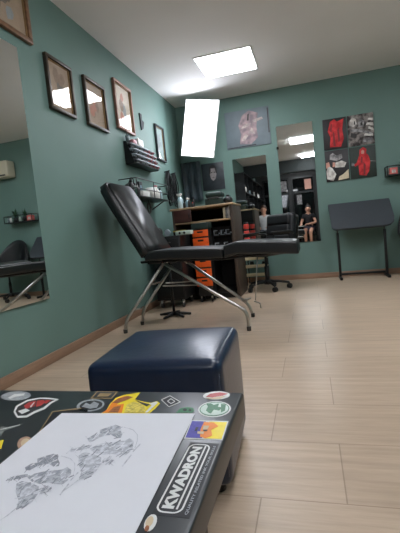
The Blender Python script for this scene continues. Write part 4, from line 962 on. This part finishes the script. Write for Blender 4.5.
def person(label, base, rz, seat, female, top_m, bot_m, hair_m, arms, bare, loc):
    t = thing('person', label, 'person', loc, None, rz)
    old = ORIG[t.name]; ORIG[t.name] = Vector()
    h = seat; sh = h+.56; k = .93 if female else 1.0
    hd = sh+.05
    body = [[(0, 0, h+.08, .13), (0, .0, h+.25, .115*k), (0, 0, h+.42, .135*k), (0, -.01, sh-.03, .10), (0, 0, sh+.06, .05), (0, .01, sh+.11, .062), (0, .02, sh+.2, .088), (0, .015, sh+.27, .078)]]
    idx_ch, idx_p = 3, 0; n = 8
    hands = []
    for s in (-1, 1):
        el, wr, dv = arms[0 if s < 0 else 1]
        body.append([idx_ch, (s*.165*k, -.01, sh-.035, .056), (el[0], el[1], el[2], .043), (wr[0], wr[1], wr[2], .029), (wr[0]+dv[0]*.06, wr[1]+dv[1]*.06, wr[2]+dv[2]*.06, .03)]); n += 4
        hands.append((n-1, (wr[0]+dv[0]*.06, wr[1]+dv[1]*.06, wr[2]+dv[2]*.06), dv, s))
    for s in (-1, 1):
        body.append([idx_p, (s*.095, .03, h+.06, .085), (s*.10, .24, h+.05, .075), (s*.095, .44, h+.02, .062), (s*.09, .46, h*.62, .056), (s*.085, .44, .1, .038), (s*.085, .46, .05, .04), (s*.09, .57, .032, .03)]); n += 7
    for hn in hands:
        for c_ in hand(*hn): body.append(c_)
    skin_mesh('body', body, SKIN, t)
    skin_mesh('shirt', [[(0, 0, h+.06, .15), (0, 0, h+.25, .13*k), (0, 0, h+.42, .15*k), (0, -.01, sh-.02, .11), (0, 0, sh+.035, .06)]] +
              [[3, (s*.17*k, -.01, sh-.03, .07), tuple(Vector((s*.17*k, -.01, sh-.03)).lerp(Vector(arms[0 if s < 0 else 1][0]), .75 if not female else .5)) + (.058,)] for s in (-1, 1)], top_m, t)
    L = .5 if bare else 1
    leg_ = []
    for s in (-1, 1):
        ch = [0, (s*.095, .03, h+.06, .1), (s*.10, .24, h+.05, .088)]
        if not bare: ch += [(s*.095, .45, h+.02, .075), (s*.09, .46, h*.6, .066), (s*.085, .44, .1, .055)]
        leg_.append(ch)
    skin_mesh('shorts' if bare else 'trousers', [[(0, -.01, h+.09, .14)]] + leg_, bot_m, t)
    hm = mbm(hair_m); hm.ball((0, -.03, sh+.25), .1, .92, 1.0, .95)
    if female:
        hm.ball((0, -.05, sh+.15), .095, .95, .7, 1.3); hm.ball((0, -.075, sh+.0), .08, 1, .55, 1.4); hm.ball((.0, -.02, sh+.345), .035)
    hm.build('hair', parent=t)
    mbm(SKIN).ball((0, .115, sh+.185), .014, .8, 1.1, 1.4).ball((-.085, .01, sh+.19), .02, .5, .9, 1.4).ball((.085, .01, sh+.19), .02, .5, .9, 1.4).build('nose_and_ears', parent=t)
    mbm(BLACK).ball((-.032, .1, sh+.21), .009).ball((.032, .1, sh+.21), .009).build('eyes', parent=t)
    mbm(SR).ball((0, .1, sh+.145), .02, 1, .35, .3).build('mouth', parent=t)
    for s in (-1, 1): mbm(BLACK).box((s*.087-.045, .42, 0), (s*.087+.045, .62, .05), .02, 3).build('shoe', parent=t)
    ORIG[t.name] = old
    return t
# seated woman (faces the far wall)
wx, wy = 1.80, -2.55
person('seated woman in black top with bare legs, reflected in the tall mirror', None, .12, .52, True, DKTOP, SHORTS, HAIRD,
       (((-.25, .08, .80), (-.2, .32, .76), (-.2, .9, .0)), ((.25, .1, .80), (.02, .34, .77), (-.6, .8, 0))), True, (wx, wy, 0))
def stool(x, y, lab):
    t = thing('stool', lab, 'stool', (x, y, 0))
    mbm(BLACKC).lathe([(.17, .42), (.2, .435), (.2, .47), (.17, .485)], (x, y, 0), seg=24).build('seat', parent=t)
    for k in range(4):
        a = PI/4+k*PI/2; mbm(BLKMET).tube([(x+.12*math.cos(a), y+.12*math.sin(a), .42), (x+.2*math.cos(a), y+.2*math.sin(a), 0)], .012, 8).build('leg', parent=t)
stool(wx, wy, 'black stool under the seated woman in the mirror')
t = thing('side_table', 'small table with white top before the seated woman in the mirror', 'table', (1.45, wy+.35, 0))
box('table_top', WHITE, t, (1.2, wy+.16, .70), (1.66, wy+.56, .72), .004); mbm(BLKMET).tube([(1.42, wy+.36, .02), (1.42, wy+.36, .70)], .025).lathe([(.16, 0), (.16, .015), (.03, .03)], (1.42, wy+.36, 0)).build('pedestal', parent=t)
mx_, my_ = .55, -.1
person('seated person in grey shirt with brown hair, reflected in the shorter mirror', None, 0, .55, False, SHIRT, JEANS, HAIRB,
       (((-.26, .08, .84), (-.14, .32, .8), (.4, .9, 0)), ((.26, .1, .84), (.14, .32, .8), (-.4, .9, 0))), False, (mx_, my_, 0))
stool(mx_, my_, 'black stool under the person in grey in the mirror')
t = thing('display_cabinet', 'tall dark display cabinet on the left wall behind the viewer, seen in the shorter mirror', 'cabinet', (.2, -1.05, 0))
box('back_panel', DKWALL, t, (0, -3.3, 0), (.015, 1.2, 2.3)); 
for z in (0, .55, .95, 1.35, 1.75, 2.25): box('shelf', BLKMET, t, (.015, -3.3, z), (.27, 1.2, z+.03))
for y in (-3.3, -2.34, -1.38, -.42, .54, 1.17): box('upright', BLKMET, t, (.015, y, .03), (.26, y+.03, 2.25))
rnd = random.Random(4)
for k in range(17):
    z = (.58, .98, 1.38, 1.78)[k % 4]; y = -3.1+k*.25
    if k % 3 == 0: q = mbm((WHITE, SILV, PWHT)[k % 3]).lathe([(.05, 0), (.09, .06), (.08, .16), (.04, .2), (.05, .23)], (0, 0, 0)).build('vase'); cat_ = 'vase'
    else: q = mbm((PGREY, WHITE, CLEAR)[k % 3]).box((-.05, -.07, 0), (.05, .07, .12+.03*(k % 5)), .004).build('storage_box'); cat_ = 'box'
    q.location = (.14, y, z); tag(q, 'pale %s on the tall dark display cabinet behind the viewer, seen only in the mirror' % cat_, cat_, 'things on the display cabinet, '+cat_)
# posters and cards stuck to the shop front glass, seen dimly in the mirror
for k, (x0, x1, z0, z1, m, lab) in enumerate(((.9, 1.12, 2.02, 2.4, PGREY, 'pale notice stuck on the shop window pane left of the centre frame'), (1.75, 1.98, 2.02, 2.38, PSKIN, 'pinkish notice stuck high on the shop window behind the woman'), (1.45, 1.62, 1.5, 1.84, PGREY, 'grey notice stuck on the shop window behind the small table'), (.5, .68, 1.45, 1.8, PBG, 'brown notice stuck on the leftmost shop window'))):
    o = box('window_notice', m, None, (x0, YB+.0205, z0), (x1, YB+.022, z1)); place(o, ((x0+x1)/2, YB+.0205, z0)); tag(o, lab, 'notice', 'notices on the shop window')

# ------------------------------------------------------------------ world: dim neutral (room is closed)
w = bpy.data.worlds.new('world'); bpy.context.scene.world = w; w.use_nodes = True
w.node_tree.nodes['Background'].inputs[0].default_value = (.02, .022, .025, 1); w.node_tree.nodes['Background'].inputs[1].default_value = .3
